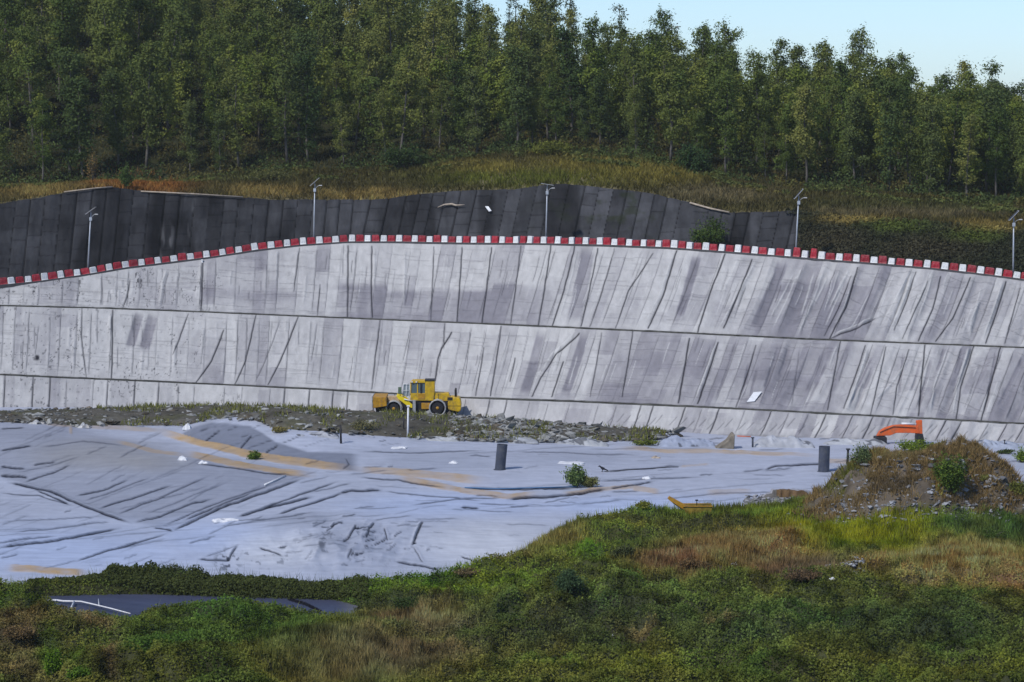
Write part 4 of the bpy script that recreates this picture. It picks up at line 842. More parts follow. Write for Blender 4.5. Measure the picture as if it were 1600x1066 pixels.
# soil strip at the foot of the embankment
RIM = curve([(-300, 668), (0, 661), (60, 663), (120, 668), (200, 667), (290, 668), (330, 656), (400, 659), (425, 672), (520, 679), (640, 687), (720, 689), (800, 692), (900, 692), (960, 691), (1010, 690), (1060, 682), (1200, 684), (1900, 690)])
TOPS = curve([(-300, 650), (0, 648), (200, 638), (330, 637), (450, 637), (580, 645), (720, 652), (800, 660), (950, 672), (1020, 678), (1060, 683), (1900, 700)])
cols = np.arange(-300, 1090, 2.2); vv = np.linspace(0, 1, 46)[:, None]
PX = np.broadcast_to(cols, (46, len(cols))); PYr = RIM(cols) * (1 - vv) + (TOPS(cols) + 0) * vv
X, Y, zb = on_v(PX, PYr)
hgt = np.sin(np.pi * np.clip(vv * 1.05, 0, 1)) ** .6 * (.25 + .30 * sst(0, 1, vv)) ; Zs = zb + .12 + hgt - .42 * sst(.16, 0, vv) + .16 * fbm(X / 1.1, Y / 1.6, 4, 181) * np.sin(np.pi * vv)
fade = sst(1075, 1010, PX); Zs = Zs - (1 - fade) * 1.2
c = np.array((.062, .058, .048)) * (1 + .5 * fbm(X / 2, Y / 3, 4, 182))[..., None]
g1 = sst(0, .4, fbm(X / 3, Y / 4, 3, 183))[..., None] * .5; c = c * (1 - g1) + np.array((.05, .052, .022)) * g1
tag(np_mesh('soil_bank', np.stack([X, Y, Zs], -1).reshape(-1, 3), grid_faces(46, len(cols)), M_SOIL, True, {'col': ('POINT', np.clip(c, .01, 1).reshape(-1, 3))}), kind='structure')
n = 6000; px = np.r_[rng.uniform(-200, 330, 1700), rng.uniform(330, 1060, 3200), rng.normal(800, 80, 1100)]; t = rng.random(n) ** 1.3
py = RIM(px) * (1 - t) + TOPS(px) * t; X, Y, zb = on_v(px, py); zb = zb + .1 + np.sin(np.pi * t) ** .6 * (.25 + .3 * sst(0, 1, t))
k = (rng.random(n) < .35 + .65 * np.exp(-((px - 800) / 130) ** 2) + .5 * np.exp(-((px - 60) / 90) ** 2)) & ~((px > 583) & (px < 700) & (t < .92) & (rng.random(n) < .8)); 
P = np.c_[X, Y, zb][k]; sz = rng.lognormal(-1.9, .55, k.sum()) * (1 + .3 * np.exp(-((px[k] - 800) / 110) ** 2)); cb = np.where(rng.random(k.sum())[:, None] < .25, np.array((.10, .085, .065)), np.array((.22, .222, .215))) * rng.uniform(.4, 1.3, (k.sum(), 1))
stones('rubble', P, np.clip(sz * .95, .05, .55), cb, 'broken grey rubble strewn on the soil bank at the foot of the embankment', 'rubble')
n = 4200; X = MX + 1 + rng.normal(size=n) * 5.0; Y = MY - 3.2 + rng.normal(size=n) * 2.4; Zv, qx, qy, e, md = veg_h(X, Y); qx, qy = proj(X, Y, Zv); k = (md > .02) & (rng.random(n) < .3 + ell(qx, qy, [(1390, 806, 130, 20), (1530, 765, 40, 22)]))
P = np.c_[X, Y, Zv][k]; m = k.sum(); stones('mound_rubble', P, np.clip(rng.lognormal(-2.2, .5, m), .04, .3), np.array((.17, .175, .19)) * rng.uniform(.35, 1.7, (m, 1)), 'grey rubble and litter spilling round the foot of the rubbish mound', 'rubble')
X, Y = gr(rng.uniform(1290, 1350, 260), rng.uniform(895, 920, 260), .5); Zv, qx, qy, e, md = veg_h(X, Y); stones('pale_rubble', np.c_[X, Y, Zv + .12], np.clip(rng.lognormal(-2.2, .4, 260), .05, .22), np.array((.28, .29, .31)) * rng.uniform(.5, 1.3, (260, 1)), 'small patch of pale rubble among the brown scrub', 'rubble')
# grasses on the soil bank
n = 9000; px = rng.uniform(150, 1040, n); t = rng.random(n); py = RIM(px) * (1 - t) + TOPS(px) * t; k = fbm(px / 40, t * 3, 3, 191) + .5 * ell(px, py, [(400, 642, 150, 12), (1010, 690, 30, 6)]) > .15; px, py, t = px[k], py[k], t[k]; n = len(px)
X, Y, zb = on_v(px, py); zb = zb + .1 + np.sin(np.pi * t) ** .6 * (.25 + .3 * sst(0, 1, t)); V, Fq = blade_arrays(np.c_[X, Y, zb], rng.uniform(.15, .5, n), rng.uniform(.06, .14, n), .4, rng)
tag(np_mesh('bank_weeds', V, Fq, M_LEAF, False, {'col': ('FACE', np.array((.06, .062, .022)) * rng.uniform(.5, 1.6, (n, 1)))}), 'thin weeds on the soil bank below the embankment', 'weeds', kind='stuff')

# ------------------------------------------------------------------ plastic road barriers
def barrier_mesh(wd, name, mt):
    m = MB(); h = .72
    m.prism([(-wd / 2, 0), (wd / 2, 0), (wd / 2 - .01, .16), (wd / 2 - .05, h - .05), (wd / 2 - .09, h), (-wd / 2 + .09, h), (-wd / 2 + .05, h - .05), (-wd / 2 + .01, .16)], -.15, .15)
    m.box(-wd / 2 + .02, wd / 2 - .02, -.25, .25, .0, .15, .02, .04)
    m.box(-wd * .28, -wd * .1, -.17, .17, .24, .56, .01); m.box(wd * .1, wd * .28, -.17, .17, .24, .56, .01)
    return m.build(name, mt, None, False, .025)
red0 = barrier_mesh(.86, 'barrier', M_RED); wht0 = barrier_mesh(.70, 'barrier', M_WHITE)
tag(red0, 'red plastic barrier block in the alternating red and white row along the crest road', 'barrier', 'red barriers of the crest row'); tag(wht0, 'white plastic barrier block in the alternating red and white row along the crest road', 'barrier', 'white barriers of the crest row')
gx = np.arange(-70, 1671, 1.0); a_, dy_, _ = ray(gx, F_TOP(gx)); gY = at(YT, gx) + .5; gX = a_ / dy_ * gY; gZ = at(zT, gx) + .02
cum = np.r_[0, np.cumsum(np.sqrt(np.diff(gX) ** 2 + np.diff(gY) ** 2 + np.diff(gZ) ** 2))]
s_ = 1.0; isr = True; first = {True: True, False: True}; SPEC = {1253: ('tall dark red barrier block standing higher than its neighbours, right of the pole', 1.3, .62), 1276: ('dark red barrier block, tall and narrow, just right of the taller red one', 1.35, .5)}
while s_ < cum[-1] - 1:
    wd = .86 if isr else .70; c_ = s_ + wd / 2; X = np.interp(c_, cum, gX); Y = np.interp(c_, cum, gY); Z = np.interp(c_, cum, gZ); px_ = np.interp(c_, cum, gx)
    dx = np.interp(c_ + .5, cum, gX) - np.interp(c_ - .5, cum, gX); dy = np.interp(c_ + .5, cum, gY) - np.interp(c_ - .5, cum, gY); dz = np.interp(c_ + .5, cum, gZ) - np.interp(c_ - .5, cum, gZ)
    src = red0 if isr else wht0; o = src if first[isr] else dup(src); first[isr] = False
    o.location = (X, Y + random.uniform(-.10, .10), Z); o.rotation_euler = (random.uniform(-.06, .06), -math.atan2(dz, dx) + random.uniform(-.05, .05), math.atan2(dy, dx) + random.uniform(-.2, .2))
    o.scale = (random.uniform(.88, 1.02), 1, random.uniform(.88, 1.1))
    if isr:
        for k_, (lab, sz, sx) in list(SPEC.items()):
            if abs(px_ - k_) < 14: o['label'] = lab; o.scale = (sx + .2, 1, sz); del SPEC[k_]; break
    s_ += wd + .035; isr = not isr

# ------------------------------------------------------------------ solar lamp posts behind the barriers
def lamp(px, pyb, pxt, pyt, pa, label):
    Y = float(at(YT, px)) + 1.1; X, _, Zb = [float(v) for v in pt(px, pyb, Y)]; Xt, _, Zt = [float(v) for v in pt(pxt, pyt, Y)]
    t = thing('street_lamp', (X, Y, Zb), label, 'street lamp', 'solar street lamps along the crest road'); L = Zt - Zb; dx = Xt - X
    MB().tube([(0, 0, -.3), (dx * .5, 0, L * .5), (dx, 0, L)], [.085, .07, .05], 10).build('pole', M_GALV, t, True)
    MB().box(-.16, .16, -.16, .16, -.25, .03).build('footing', M_KERB, t)
    p = MB(); ca, sa = math.cos(pa), math.sin(pa); hw = .62
    v = [(dx + u * hw * ca - k * sa, w_, L + .22 + u * hw * sa + k * ca) for k in (0, .05) for u, w_ in ((-1, -.36), (1, -.36), (1, .36), (-1, .36))]
    p.add(v, [(0, 3, 2, 1), (4, 5, 6, 7), (0, 1, 5, 4), (1, 2, 6, 5), (2, 3, 7, 6), (3, 0, 4, 7)]); pn = p.build('solar_panel', M_STEEL, t)
    q = [(dx + u * (hw - .05) * ca - .056 * sa, w_, L + .22 + u * (hw - .05) * sa + .056 * ca) for u, w_ in ((-1, -.31), (1, -.31), (1, .31), (-1, .31))]
    MB().add(q, [(0, 1, 2, 3)]).build('cells', M_PANEL, pn)
    MB().tube([(dx, 0, L - .02), (dx - .03 * sa, 0, L + .2)], .03, 6).build('bracket', M_GALV, t)
    a = MB().tube([(dx, 0, L - .45), (dx + .3, -.15, L - .18), (dx + .5, -.25, L - .12)], .022, 6).build('lamp_arm', M_GALV, t, True)
    MB().box(dx + .4, dx + .75, -.36, -.18, L - .16, L - .07, .03).build('lamp_head', M_STEEL, a)
    MB().box(dx - .14, dx + .12, -.2, -.05, L - .75, L - .42).build('battery_box', M_GALV, t, False, .01)
lamp(137, 421, 142, 333, .62, 'solar street lamp by the left end of the barrier row, panel tilted up right')
lamp(490, 378, 492, 288, .72, 'solar street lamp left of the crest top, rising above the black slope edge')
lamp(853, 373, 855, 292, -.15, 'solar street lamp at the middle of the crest with a nearly level panel')
lamp(1243, 400, 1248, 307, .85, 'solar street lamp with steeply tilted panel at the right end of the black sheeting')
lamp(1583, 428, 1584, 341, .8, 'solar street lamp at the far right in front of the dark bank')

# ------------------------------------------------------------------ yellow landfill compactor
def compactor():
    X0, Y0, Z0 = on(652, 649); Z0 = float(pt(652, 649, Y0)[2]); u = 8.05 / 138
    t = thing('compactor', (X0, Y0, Z0), 'yellow landfill compactor with steel wheels parked on the soil bank below the embankment', 'compactor', None, R(0))
    o = lambda zx: (zx - 817) * .1126 * u             # zoomed drawing column -> metres from the middle
    h = lambda zy: (785 - zy) * .1126 * u
    def wheel(zx, zy, zr, y, fr):
        r = zr * .1126 * u; cx, cz = o(zx), r + .02; m = MB(); w_ = .95; s = 1 if y < 0 else -1
        y0 = y - s * w_ * 0; prof = [(y, .12), (y + .02 * s, r * .62), (y + .16 * s, r * .72), (y + .10 * s, r * .84), (y, r * .86), (y, r * .93), (y + w_ * s, r * .93), (y + w_ * s, .1)]
        wo_ = m.disc_y(cx, cz, prof, 36).build('wheel', M_BLK, t); wo_.data.materials[0] = M_BLK
        MB().disc_y(cx, cz, [(y - .015 * s, r * .84), (y - .05 * s, r * .86), (y - .05 * s, r * .985), (y + .06 * s, r * .99), (y + .06 * s, r * .84), (y - .015 * s, r * .84)], 40).build('rim', M_STEEL, wo_, True)
        c = MB()
        for ring in range(3):
            for k in range(14):
                a = 2 * math.pi * (k + ring * .33) / 14; yy = y + s * (.16 + ring * .31); bx, bz = math.cos(a), math.sin(a); tx, tz = -bz, bx
                v = []
                for rr, hw in ((r * .92, .075), (r * 1.0, .05)):
                    for st_, sy in ((-1, -1), (1, -1), (1, 1), (-1, 1)): v.append((cx + bx * rr + tx * hw * st_, yy + sy * hw, cz + bz * rr + tz * hw * st_))
                c.add(v, [(3, 2, 1, 0), (4, 5, 6, 7), (0, 1, 5, 4), (1, 2, 6, 5), (2, 3, 7, 6), (3, 0, 4, 7)])
        c.build('cleats', M_STEEL, wo_)
        MB().disc_y(cx, cz, [(y - .02 * s, 0), (y - .04 * s, .13), (y + .1 * s, .17), (y + .1 * s, .3)], 16).build('hub', M_YELD, wo_, True)
    for y in (-1.55, 1.55):
        wheel(500, 690, 112, y, True); wheel(1105, 700, 120, y, False)
    MB().prism([(o(205), h(650)), (o(212), h(505)), (o(400), h(507)), (o(406), h(628)), (o(330), h(640)), (o(240), h(655))], -1.9, 1.9).build('blade', M_YELD, t, False, .03)
    MB().box(o(202), o(212), -1.93, 1.93, h(652), h(500)).build('blade_edge', M_STEEL, t)
    for y in (-.95, .95): MB().prism([(o(255), h(740)), (o(240), h(655)), (o(330), h(645)), (o(600), h(700)), (o(600), h(735)), (o(330), h(715))], y - .12, y + .12).build('push_arm', M_BLK, t)
    MB().prism([(o(408), h(515)), (o(620), h(520)), (o(650), h(600)), (o(650), h(700)), (o(420), h(700)), (o(408), h(600))], -.6, .6).build('front_chassis', mat('faded_paint', (.45, .33, .20), .6, .3, noise=.3), t, False, .03)
    for y in (-1.5, 1.5): # pale fender over the front wheel
        f = MB(); n = 14
        pr = []
        for k in range(n + 1):
            a = math.pi * (.02 + .96 * k / n); pr.append((a,))
        prof = [(o(500) + math.cos(a[0]) * .80, .70 + math.sin(a[0]) * .80) for a in pr] + [(o(500) + math.cos(a[0]) * .75, .70 + math.sin(a[0]) * .75) for a in pr[::-1]]
        f.prism(prof, min(y, y * .42), max(y, y * .42)).build('fender', mat('faded_fender', (.40, .37, .33), .6, .3, noise=.2), t)
    for y in (-.8, .8): MB().prism([(o(528), h(498)), (o(560), h(490)), (o(640), h(528)), (o(755), h(622)), (o(752), h(672)), (o(700), h(655)), (o(560), h(545))], y - .13, y + .13).build('lift_arm', mat('bright_yellow_paint', (.72, .56, .01), .45, .4, noise=.15), t, False, .02)
    MB().tube([(o(640), -1.0, h(545)), (o(755), -1.0, h(572))], .05, 8).build('hydraulic_rod', M_SCRAP, t, True)
    # rear frame and belly
    MB().prism([(o(600), h(600)), (o(1260), h(572)), (o(1260), h(700)), (o(1380), h(740)), (o(1230), h(762)), (o(620), h(730))], -.85, .85).build('frame', M_BLK, t)
    MB().box(o(880), o(1000), -1.0, -.8, h(685), h(600)).build('side_tank', M_YELD, t, False, .03)
    MB().box(o(760), o(800), -1.15, -.85, h(765), h(560)).build('ladder', M_STEEL, t)
    MB().box(o(780), o(985), -1.35, -.9, h(778), h(756)).build('step_plate', M_STEEL, t)
    # cab
    cab = MB().prism([(o(722), h(565)), (o(730), h(465)), (o(1058), h(465)), (o(1048), h(570))], -.85, .85).build('cab', M_YEL, t, False, .02)
    pi = MB()
    for x0, x1 in ((724, 738), (818, 834), (930, 940)):
        for y in (-.85, .75): pi.box(o(x0), o(x1), y, y + .1, h(470), h(318))
    pi.build('pillar', M_YEL, cab)
    MB().box(o(936), o(1062), -.86, .86, h(468), h(292)).build('rear_panel', M_YEL, cab, False, .02)
    MB().prism([(o(720), h(325)), (o(752), h(292)), (o(930), h(290)), (o(936), h(322))], -.88, .88).build('roof', M_YEL, cab, False, .02)
    MB().box(o(926), o(1074), -.92, .92, h(292), h(282)).build('roof_plate', M_BLK, cab)
    MB().box(o(736), o(820), -.80, .80, h(468), h(322)).build('window', M_GLASS, cab)
    MB().box(o(832), o(932), -.80, .80, h(468), h(322)).build('window', M_GLASS, cab)
    MB().box(o(864), o(884), -.88, -.80, h(465), h(322)).build('door_post', M_BLK, cab)
    MB().box(o(834), o(930), -.875, -.845, h(550), h(470)).build('door_panel', M_YELD, cab)
    r = MB()
    for x in (622, 672, 715): r.tube([(o(x), -.8, h(520)), (o(x + 6), -.8, h(335))], .025, 6)
    r.tube([(o(628), -.8, h(335)), (o(722), -.8, h(330))], .025, 6); r.tube([(o(624), -.8, h(430)), (o(718), -.8, h(425))], .02, 6); r.build('handrail', M_SCRAP, t, True)
    MB().box(o(630), o(716), -.70, -.67, h(508), h(345)).build('windscreen', mat('pale_screen', (.30, .34, .36), .2, .6), t)
    m_ = MB().tube([(o(590), -.9, h(510)), (o(575), -.95, h(390))], .03, 6).build('mirror_arm', M_YEL, t, True)
    MB().box(o(556), o(606), -1.02, -.9, h(475), h(378), .02).build('mirror', mat('dull_green_mirror', (.09, .13, .08), .4), m_, False, .02)
    # hood
    MB().prism([(o(1060), h(570)), (o(1060), h(462)), (o(1255), h(470)), (o(1275), h(515)), (o(1330), h(520)), (o(1330), h(600)), (o(1240), h(585))], -.75, .75).build('hood', M_YEL, t, False, .03)
    MB().box(o(1112), o(1118), -.765, -.75, h(565), h(472)).build('hood_seam', M_BLK, t)
    MB().prism([(o(1290), h(520)), (o(1405), h(528)), (o(1422), h(560)), (o(1432), h(640)), (o(1425), h(700)), (o(1395), h(722)), (o(1250), h(690)), (o(1245), h(590))], -1.15, 1.15).build('counterweight', M_YEL, t, False, .06)
    MB().box(o(1240), o(1312), -1.17, -1.1, h(560), h(518)).build('tail_light', M_BLK, t)
    MB().box(o(1250), o(1428), -1.165, -1.15, h(642), h(636)).build('counterweight_seam', M_BLK, t)
    MB().prism([(o(1230), h(690)), (o(1395), h(724)), (o(1360), h(770)), (o(1235), h(770))], -.9, .9).build('rear_guard', M_BLK, t)
    MB().tube([(o(1354), -.3, h(520)), (o(1352), -.3, h(432)), (o(1356), -.3, h(400))], [.11, .11, .07], 10).build('exhaust_pipe', M_BLK, t, True)
    for x in (738, 800): MB().box(o(x), o(x + 22), -.95, -.86, h(316), h(300)).build('work_light', M_SCRAP, t)
compactor()

# ------------------------------------------------------------------ orange excavator arm at the foot of the embankment
def excavator_arm():
    Y = 226.5; X0, _, Z0 = [float(v) for v in pt(1408, 692, Y)]; u = Y / FPX
    t = thing('excavator_arm', (X0, Y, Z0), 'orange excavator arm reaching low across the sheets behind the rubbish mound', 'excavator')
    q = lambda x, y: ((x - 1408) * u, (692 - y) * u)
    MB().prism([q(1369, 681), q(1374, 673), q(1382, 668), q(1396, 664), q(1412, 663), q(1434, 665), q(1436, 677), q(1420, 676), q(1400, 676), q(1390, 680)], -.28, .28).build('boom', M_ORG, t, False, .04)
    MB().prism([q(1431, 657), q(1440, 656), q(1441, 678), q(1433, 679)], -.24, .24).build('stick', M_ORG, t, False, .03)
    MB().prism([q(1431, 677), q(1441, 677), q(1444, 690), q(1434, 694), q(1430, 688)], -.4, .4).build('bucket', M_BLK, t, False, .02)
    c = MB().tube([(*q(1408, 663.5)[:1], -.12, q(0, 661.5)[1]), (q(1428, 0)[0], -.12, q(0, 662)[1])], .09, 8).build('hydraulic_cylinder', M_SCRAP, t, True)
    MB().tube([(q(1428, 0)[0], -.12, q(0, 662)[1]), (q(1433, 0)[0], -.12, q(0, 662.5)[1])], .05, 8).build('piston_rod', M_STEEL, c, True)
    MB().box(q(1366, 0)[0], q(1384, 0)[0], -.7, .7, -.3, q(0, 682)[1]).build('boom_foot', M_BLK, t, False, .05)
    MB().tube([(q(1374, 0)[0], -.3, q(0, 675)[1]), (q(1395, 0)[0], -.32, q(0, 666)[1]), (q(1430, 0)[0], -.3, q(0, 668)[1])], .03, 6).build('hose', M_BLK, t, True)
excavator_arm()

# ------------------------------------------------------------------ gas-well standpipes and posts on the liner
def standpipe(pxb, pyb, pxt, pyt, wpx, label):
    X, Y, Z = on(pxb, pyb); u = Y / FPX; H = (pyb - pyt) * u; dx = (pxt - pxb) * u; r = wpx * u / 2
    t = thing('standpipe', (X, Y, Z), label, 'standpipe', 'gas well standpipes on the liner'); n = 32
    m = MB(); m.tube([(0, 0, -.15), (dx * .5, 0, H * .5), (dx, 0, H)], r, n, False); m.tube([(dx, 0, H), (dx * .96, 0, H - .5)], [r * .9, r * .9], n, False)
    ring = [(dx + math.cos(6.2832 * k / n) * q, math.sin(6.2832 * k / n) * q, H) for q in (r, r * .9) for k in range(n)]
    m.add(ring, [(k, (k + 1) % n, n + (k + 1) % n, n + k) for k in range(n)]); m.build('pipe', M_PIPE, t, True)
    MB().tube([(dx, 0, H - .12), (dx, 0, H - .09)], r * .9, n).build('cap', M_PIPE, t)
    MB().tube([(0, 0, -.05), (0, 0, .03)], [r * 1.25, r * 1.2], n).build('collar', M_PIPE, t)
standpipe(781, 734, 785, 694, 16.5, 'dark blue-grey standpipe leaning slightly right, in the middle of the liner')
standpipe(1287, 737, 1288, 697, 17.5, 'dark blue-grey upright standpipe beside the rubbish mound')
def post(pxb, pyb, pxt, pyt, wpx, mt, label, name='post', cap=None):
    X, Y, Z = on(pxb, pyb); u = Y / FPX; H = (pyb - pyt) * u; dx = (pxt - pxb) * u; r = wpx * u / 2
    t = thing(name, (X, Y, Z), label, 'post'); MB().tube([(0, 0, -.2), (dx * .6, 0, H * .5), (dx, 0, H)], [r, r * .95, r * .9], 10).build('shaft', mt, t, True)
    if cap == 'arm': MB().tube([(dx, 0, H - .05), (dx - .3, 0, H - .1), (dx - .34, 0, H - .35)], r * .6, 6).build('hook', mt, t, True)
    elif cap: MB().box(dx - r * 1.6, dx + r * 1.6, -r * 1.6, r * 1.6, H - .03, H + cap, .01).build('head', mt, t)
post(637, 684, 638, 634, 3.2, M_SCRAP, 'thin white post standing in front of the yellow compactor', 'post', .05)
post(630.5, 676, 631, 648, 2.4, M_BLK, 'thin dark post beside the white post by the compactor', 'post', .04)
post(533, 693, 532, 664, 3.6, M_BLK, 'short black post with a hooked top near the soil bank', 'post', 'arm')
post(1324, 725, 1325, 702, 4.0, M_BLK, 'short dark post left of the rubbish mound', 'post', .06)
post(1176, 699, 1176, 684, 3.2, M_PIPE, 'stubby grey post among the low sheets at the embankment foot', 'post', .05)
post(1570, 700, 1569.5, 688, 1.8, M_BLK, 'tiny dark peg at the right edge of the liner', 'post', .04)

# ------------------------------------------------------------------ scraps of plastic, crumpled bags
def scrap(name, px, py, wpx, hpx, label, seed, mt=None, cat='plastic scrap', rot=0.0, on_ground=True, loc=None, group=None, lift=0.0):
    rg = np.random.default_rng(seed); X, Y, Z = on(px, py) if loc is None else loc; u = Y / FPX; W, H = wpx * u, hpx * u; n = 11
    a = np.linspace(-1, 1, n); A, B = np.meshgrid(a, a); rr = np.clip(1 - np.maximum(abs(A), abs(B)) ** 2.4, 0, 1)
    zz = H * (.75 * rr ** .6 * (.7 + .5 * vn(A * 2 + seed, B * 2, 3)) + .3 * rr * vn(A * 4 + seed, B * 4, 5)) + .02
    xx = A * W * .5 * (1 + .2 * vn(B * 2, A * 2 + seed, 7)); yy = B * W * .42 * (1 + .25 * vn(A * 2, B * 2 + seed, 8))
    top = np.stack([xx, yy, zz], -1).reshape(-1, 3); bot = np.stack([xx, yy, zz * .1 - .03], -1).reshape(-1, 3); F = grid_faces(n, n); k = n * n
    ring = [i for i in range(n)] + [n * (i + 1) + n - 1 for i in range(n - 1)] + [k - 2 - i for i in range(n - 1)] + [n * (n - 2 - i) for i in range(n - 2)]
    side = np.array([(ring[i], ring[(i + 1) % len(ring)], ring[(i + 1) % len(ring)] + k, ring[i] + k) for i in range(len(ring))])
    o = np_mesh(name, np.r_[top, bot], np.r_[F, F[:, ::-1] + k, side], mt or M_SCRAP, False)
    o.location = (X, Y, Z + lift); o.rotation_euler = (0, 0, rot); return tag(o, label, cat, group)
scrap('plastic_bag', 292, 671, 13, 12, 'upright white plastic bag at the top end of the dark berm', 1, cat='plastic bag')
scrap('plastic_bag', 285, 719, 15, 8, 'crumpled white bag beside the ochre strip on the left liner slope', 2, cat='plastic bag')
scrap('plastic_bag', 318, 724, 14, 5, 'small flat white bag just right of the crumpled one on the left liner slope', 3, cat='plastic bag')
scrap('plastic_sheet', 351, 814, 40, 6, 'ragged white plastic sheet lying in the valley of the left liner', 4, rot=.35)
scrap('plastic_sheet', 624, 700, 24, 2.5, 'pale flat scrap of sheet behind the ochre strip in the middle', 5)
scrap('plastic_sheet', 708, 724, 14, 4, 'small white scrap left of the middle standpipe', 6)
scrap('plastic_sheet', 1025, 716, 14, 4, 'small tan scrap on the liner right of the crow', 7, M_EDGE)
scrap('plastic_sheet', 890, 724, 40, 2.5, 'pale sheet edge lying behind the liner bush', 8)
scrap('plastic_sheet', 1010, 748, 12, 5, 'bluish-white scrap at the end of the dark fold', 9)
scrap('rubble_lump', 130, 668, 22, 9, 'grey rubble lump at the left on the soil edge', 12, M_STEEL, 'rubble lump')
scrap('rubble_lump', 60, 662, 26, 8, 'wide grey rubble lump near the left end of the soil edge', 13, M_STEEL, 'rubble lump')
X, Y = gr(1146, 886, .9); 
for (px_, py_, w_, h_, lab, sd_) in ((1148, 888, 12, 6, 'small white bag among brown scrub in the foreground', 21), (958, 984, 3, 3, 'tiny pale scrap on the dark creeper in the foreground', 22), (1566, 858, 12, 3, 'small pale scrap on dark grass near the right edge', 23), (1548, 778, 10, 5, 'white bag on the rubble right of the mound', 24), (1300, 918, 8, 3, 'white scrap on the pale rubble patch', 25)):
    X, Y = gr(px_, py_, .9); zz = float(veg_h(np.array([X]), np.array([Y]))[0][0]); X, Y = gr(px_, py_, zz); zz = float(veg_h(np.array([X]), np.array([Y]))[0][0]); scrap('plastic_bag', px_, py_, w_, h_, lab, sd_, cat='plastic bag', loc=(float(X), float(Y), zz + .15))
# white strip across the left slope, white patch on the embankment, scrap on the black slope
def strip(name, P, wpx, mt, label, cat, lift=.06):
    mb = MB(); q = []
    for x_, y_ in P: X, Y, Z = on(x_, y_); q.append((X, Y, Z + lift))
    r = wpx * q[0][1] / FPX / 2; o = mb.tube(q, r, 6).build(name, mt, None, True); return tag(o, label, cat)
strip('white_pipe', [(414, 759), (430, 752), (446, 745)], 3.4, M_SCRAP, 'short white pipe lying across the left liner slope', 'pipe')
strip('blue_hose', [(726, 763.5), (780, 765), (840, 763.5), (901, 762)], 2.2, mat('blue_hose', (.05, .13, .26), .5, .4), 'long blue hose lying along the liner below the ochre strip', 'hose')
strip('orange_hose', [(1152, 682.5), (1162, 683), (1173, 683.5)], 1.6, M_ORG, 'thin orange hose along the sheets at the embankment foot', 'hose')
strip('cable', [(945, 738), (1000, 734), (1060, 731)], 1.2, M_BLK, 'thin dark cable on the liner right of the crow', 'cable')
def slab(name, corners, Yfn, mt, label, cat, th=.05):
    lo, hi = [], []
    for x_, y_ in corners:
        Y = Yfn(x_, y_); X, Yw, Z = [float(v) for v in pt(x_, y_, Y)]; lo.append((X, Yw, Z)); hi.append((X, Yw - th * .6, Z + th * .8))
    n = len(lo); o = MB().add(lo + hi, [tuple(range(n)), tuple(range(2 * n - 1, n - 1, -1))] + [(i, (i + 1) % n, n + (i + 1) % n, n + i) for i in range(n)]).build(name, mt); return tag(o, label, cat)
def on_mid(x_, y_):                      # depth of the middle tier at a pixel
    t = (F_L1(x_) - y_) / (F_L1(x_) - F_L2(x_)); return float(at(Y1, x_) + .7 + t * (at(Y2, x_) - at(Y1, x_) - .7)) - .25
slab('patch_sheet', [(1166.5, 629), (1179, 627.5), (1190.5, 612.5), (1177.5, 613.5)], on_mid, M_SCRAP, 'small white rectangular patch sheet on the middle tier', 'patch')
slab('white_scrap', [(758, 323), (763, 323), (768, 330), (764, 331)], lambda x_, y_: float(at(YDf, x_) + (at(YD, x_) - at(YDf, x_)) * (F_TOP(x_) - y_) / (F_TOP(x_) - F_DARK(x_))) - .35, M_SCRAP, 'small white scrap stuck to the black sheeting', 'plastic scrap')
Yp = float(at(YT, 316)) - .4; X, _, Z = [float(v) for v in pt(316, 419, Yp)]
t = thing('marker_post', (X, Yp, Z), 'short white marker post on the embankment just below the left barriers', 'post'); MB().tube([(0, 0, -.1), (0, 0, .8)], .09, 8).build('shaft', M_SCRAP, t, True); MB().box(-.12, .12, -.12, .12, .75, .85, .02).build('cap', M_SCRAP, t)

# ------------------------------------------------------------------ folded sheet heaps and slabs by the embankment foot
def heap(px0, px1, pyb, hpx, label, seed, mcol, rough=1.0, cat='sheet heap'):
    cxp = (px0 + px1) / 2; X0, Y0, Z0 = on(cxp, pyb); u = Y0 / FPX; W = (px1 - px0) * u; H = hpx * u; D = max(2.2, H * 3.0); nx, ny = 90, 36
    A, B = np.meshgrid(np.linspace(-1, 1, nx), np.linspace(0, 1, ny)); ex = np.clip(1 - np.abs(A) ** 4, 0, 1); prof = np.sin(np.pi * np.clip(B * 1.0, 0, 1)) ** .7
    z = H * ex ** .6 * prof * (.75 + .35 * fbm(A * 3 + seed, B * 2, 3, seed)) + rough * .16 * fbm(A * W * .8 + B * 2.5, B * D * .7 + seed, 4, seed + 1) * ex * prof - .08
    x_ = A * W / 2; y_ = B * D
    dk_ = sst(.22, .36, fbm(A * W * .9 + B * 2, B * 3, 3, seed + 2))[..., None] * .75; c = np.array(mcol) * (1 + .3 * fbm(A * 5, B * 4, 3, seed + 3))[..., None]; c = c * (1 - dk_) + np.array((.04, .042, .05)) * dk_
    o = np_mesh('sheet_heap', np.stack([x_, y_, z], -1).reshape(-1, 3), grid_faces(ny, nx), M_LINER, True, {'col': ('POINT', np.clip(c, .01, 1).reshape(-1, 3))}); o.location = (X0, Y0, Z0); return tag(o, label, cat)
GRY = (.27, .28, .31)
heap(735, 842, 692, 11, 'crumpled pale sheet heap at the front of the soil bank', 1, (.30, .31, .33))
heap(868, 952, 697, 13, 'broken pale sheet heap left of the green tuft', 2, (.33, .34, .36), 1.4)
heap(1028, 1120, 699, 18, 'bluish sheet hummock with a dark diagonal fold left of the slanted slab', 3, (.27, .30, .38))
heap(1178, 1275, 700, 19, 'low pale sheet mound behind the right standpipe', 4, (.33, .34, .37), 1.3)
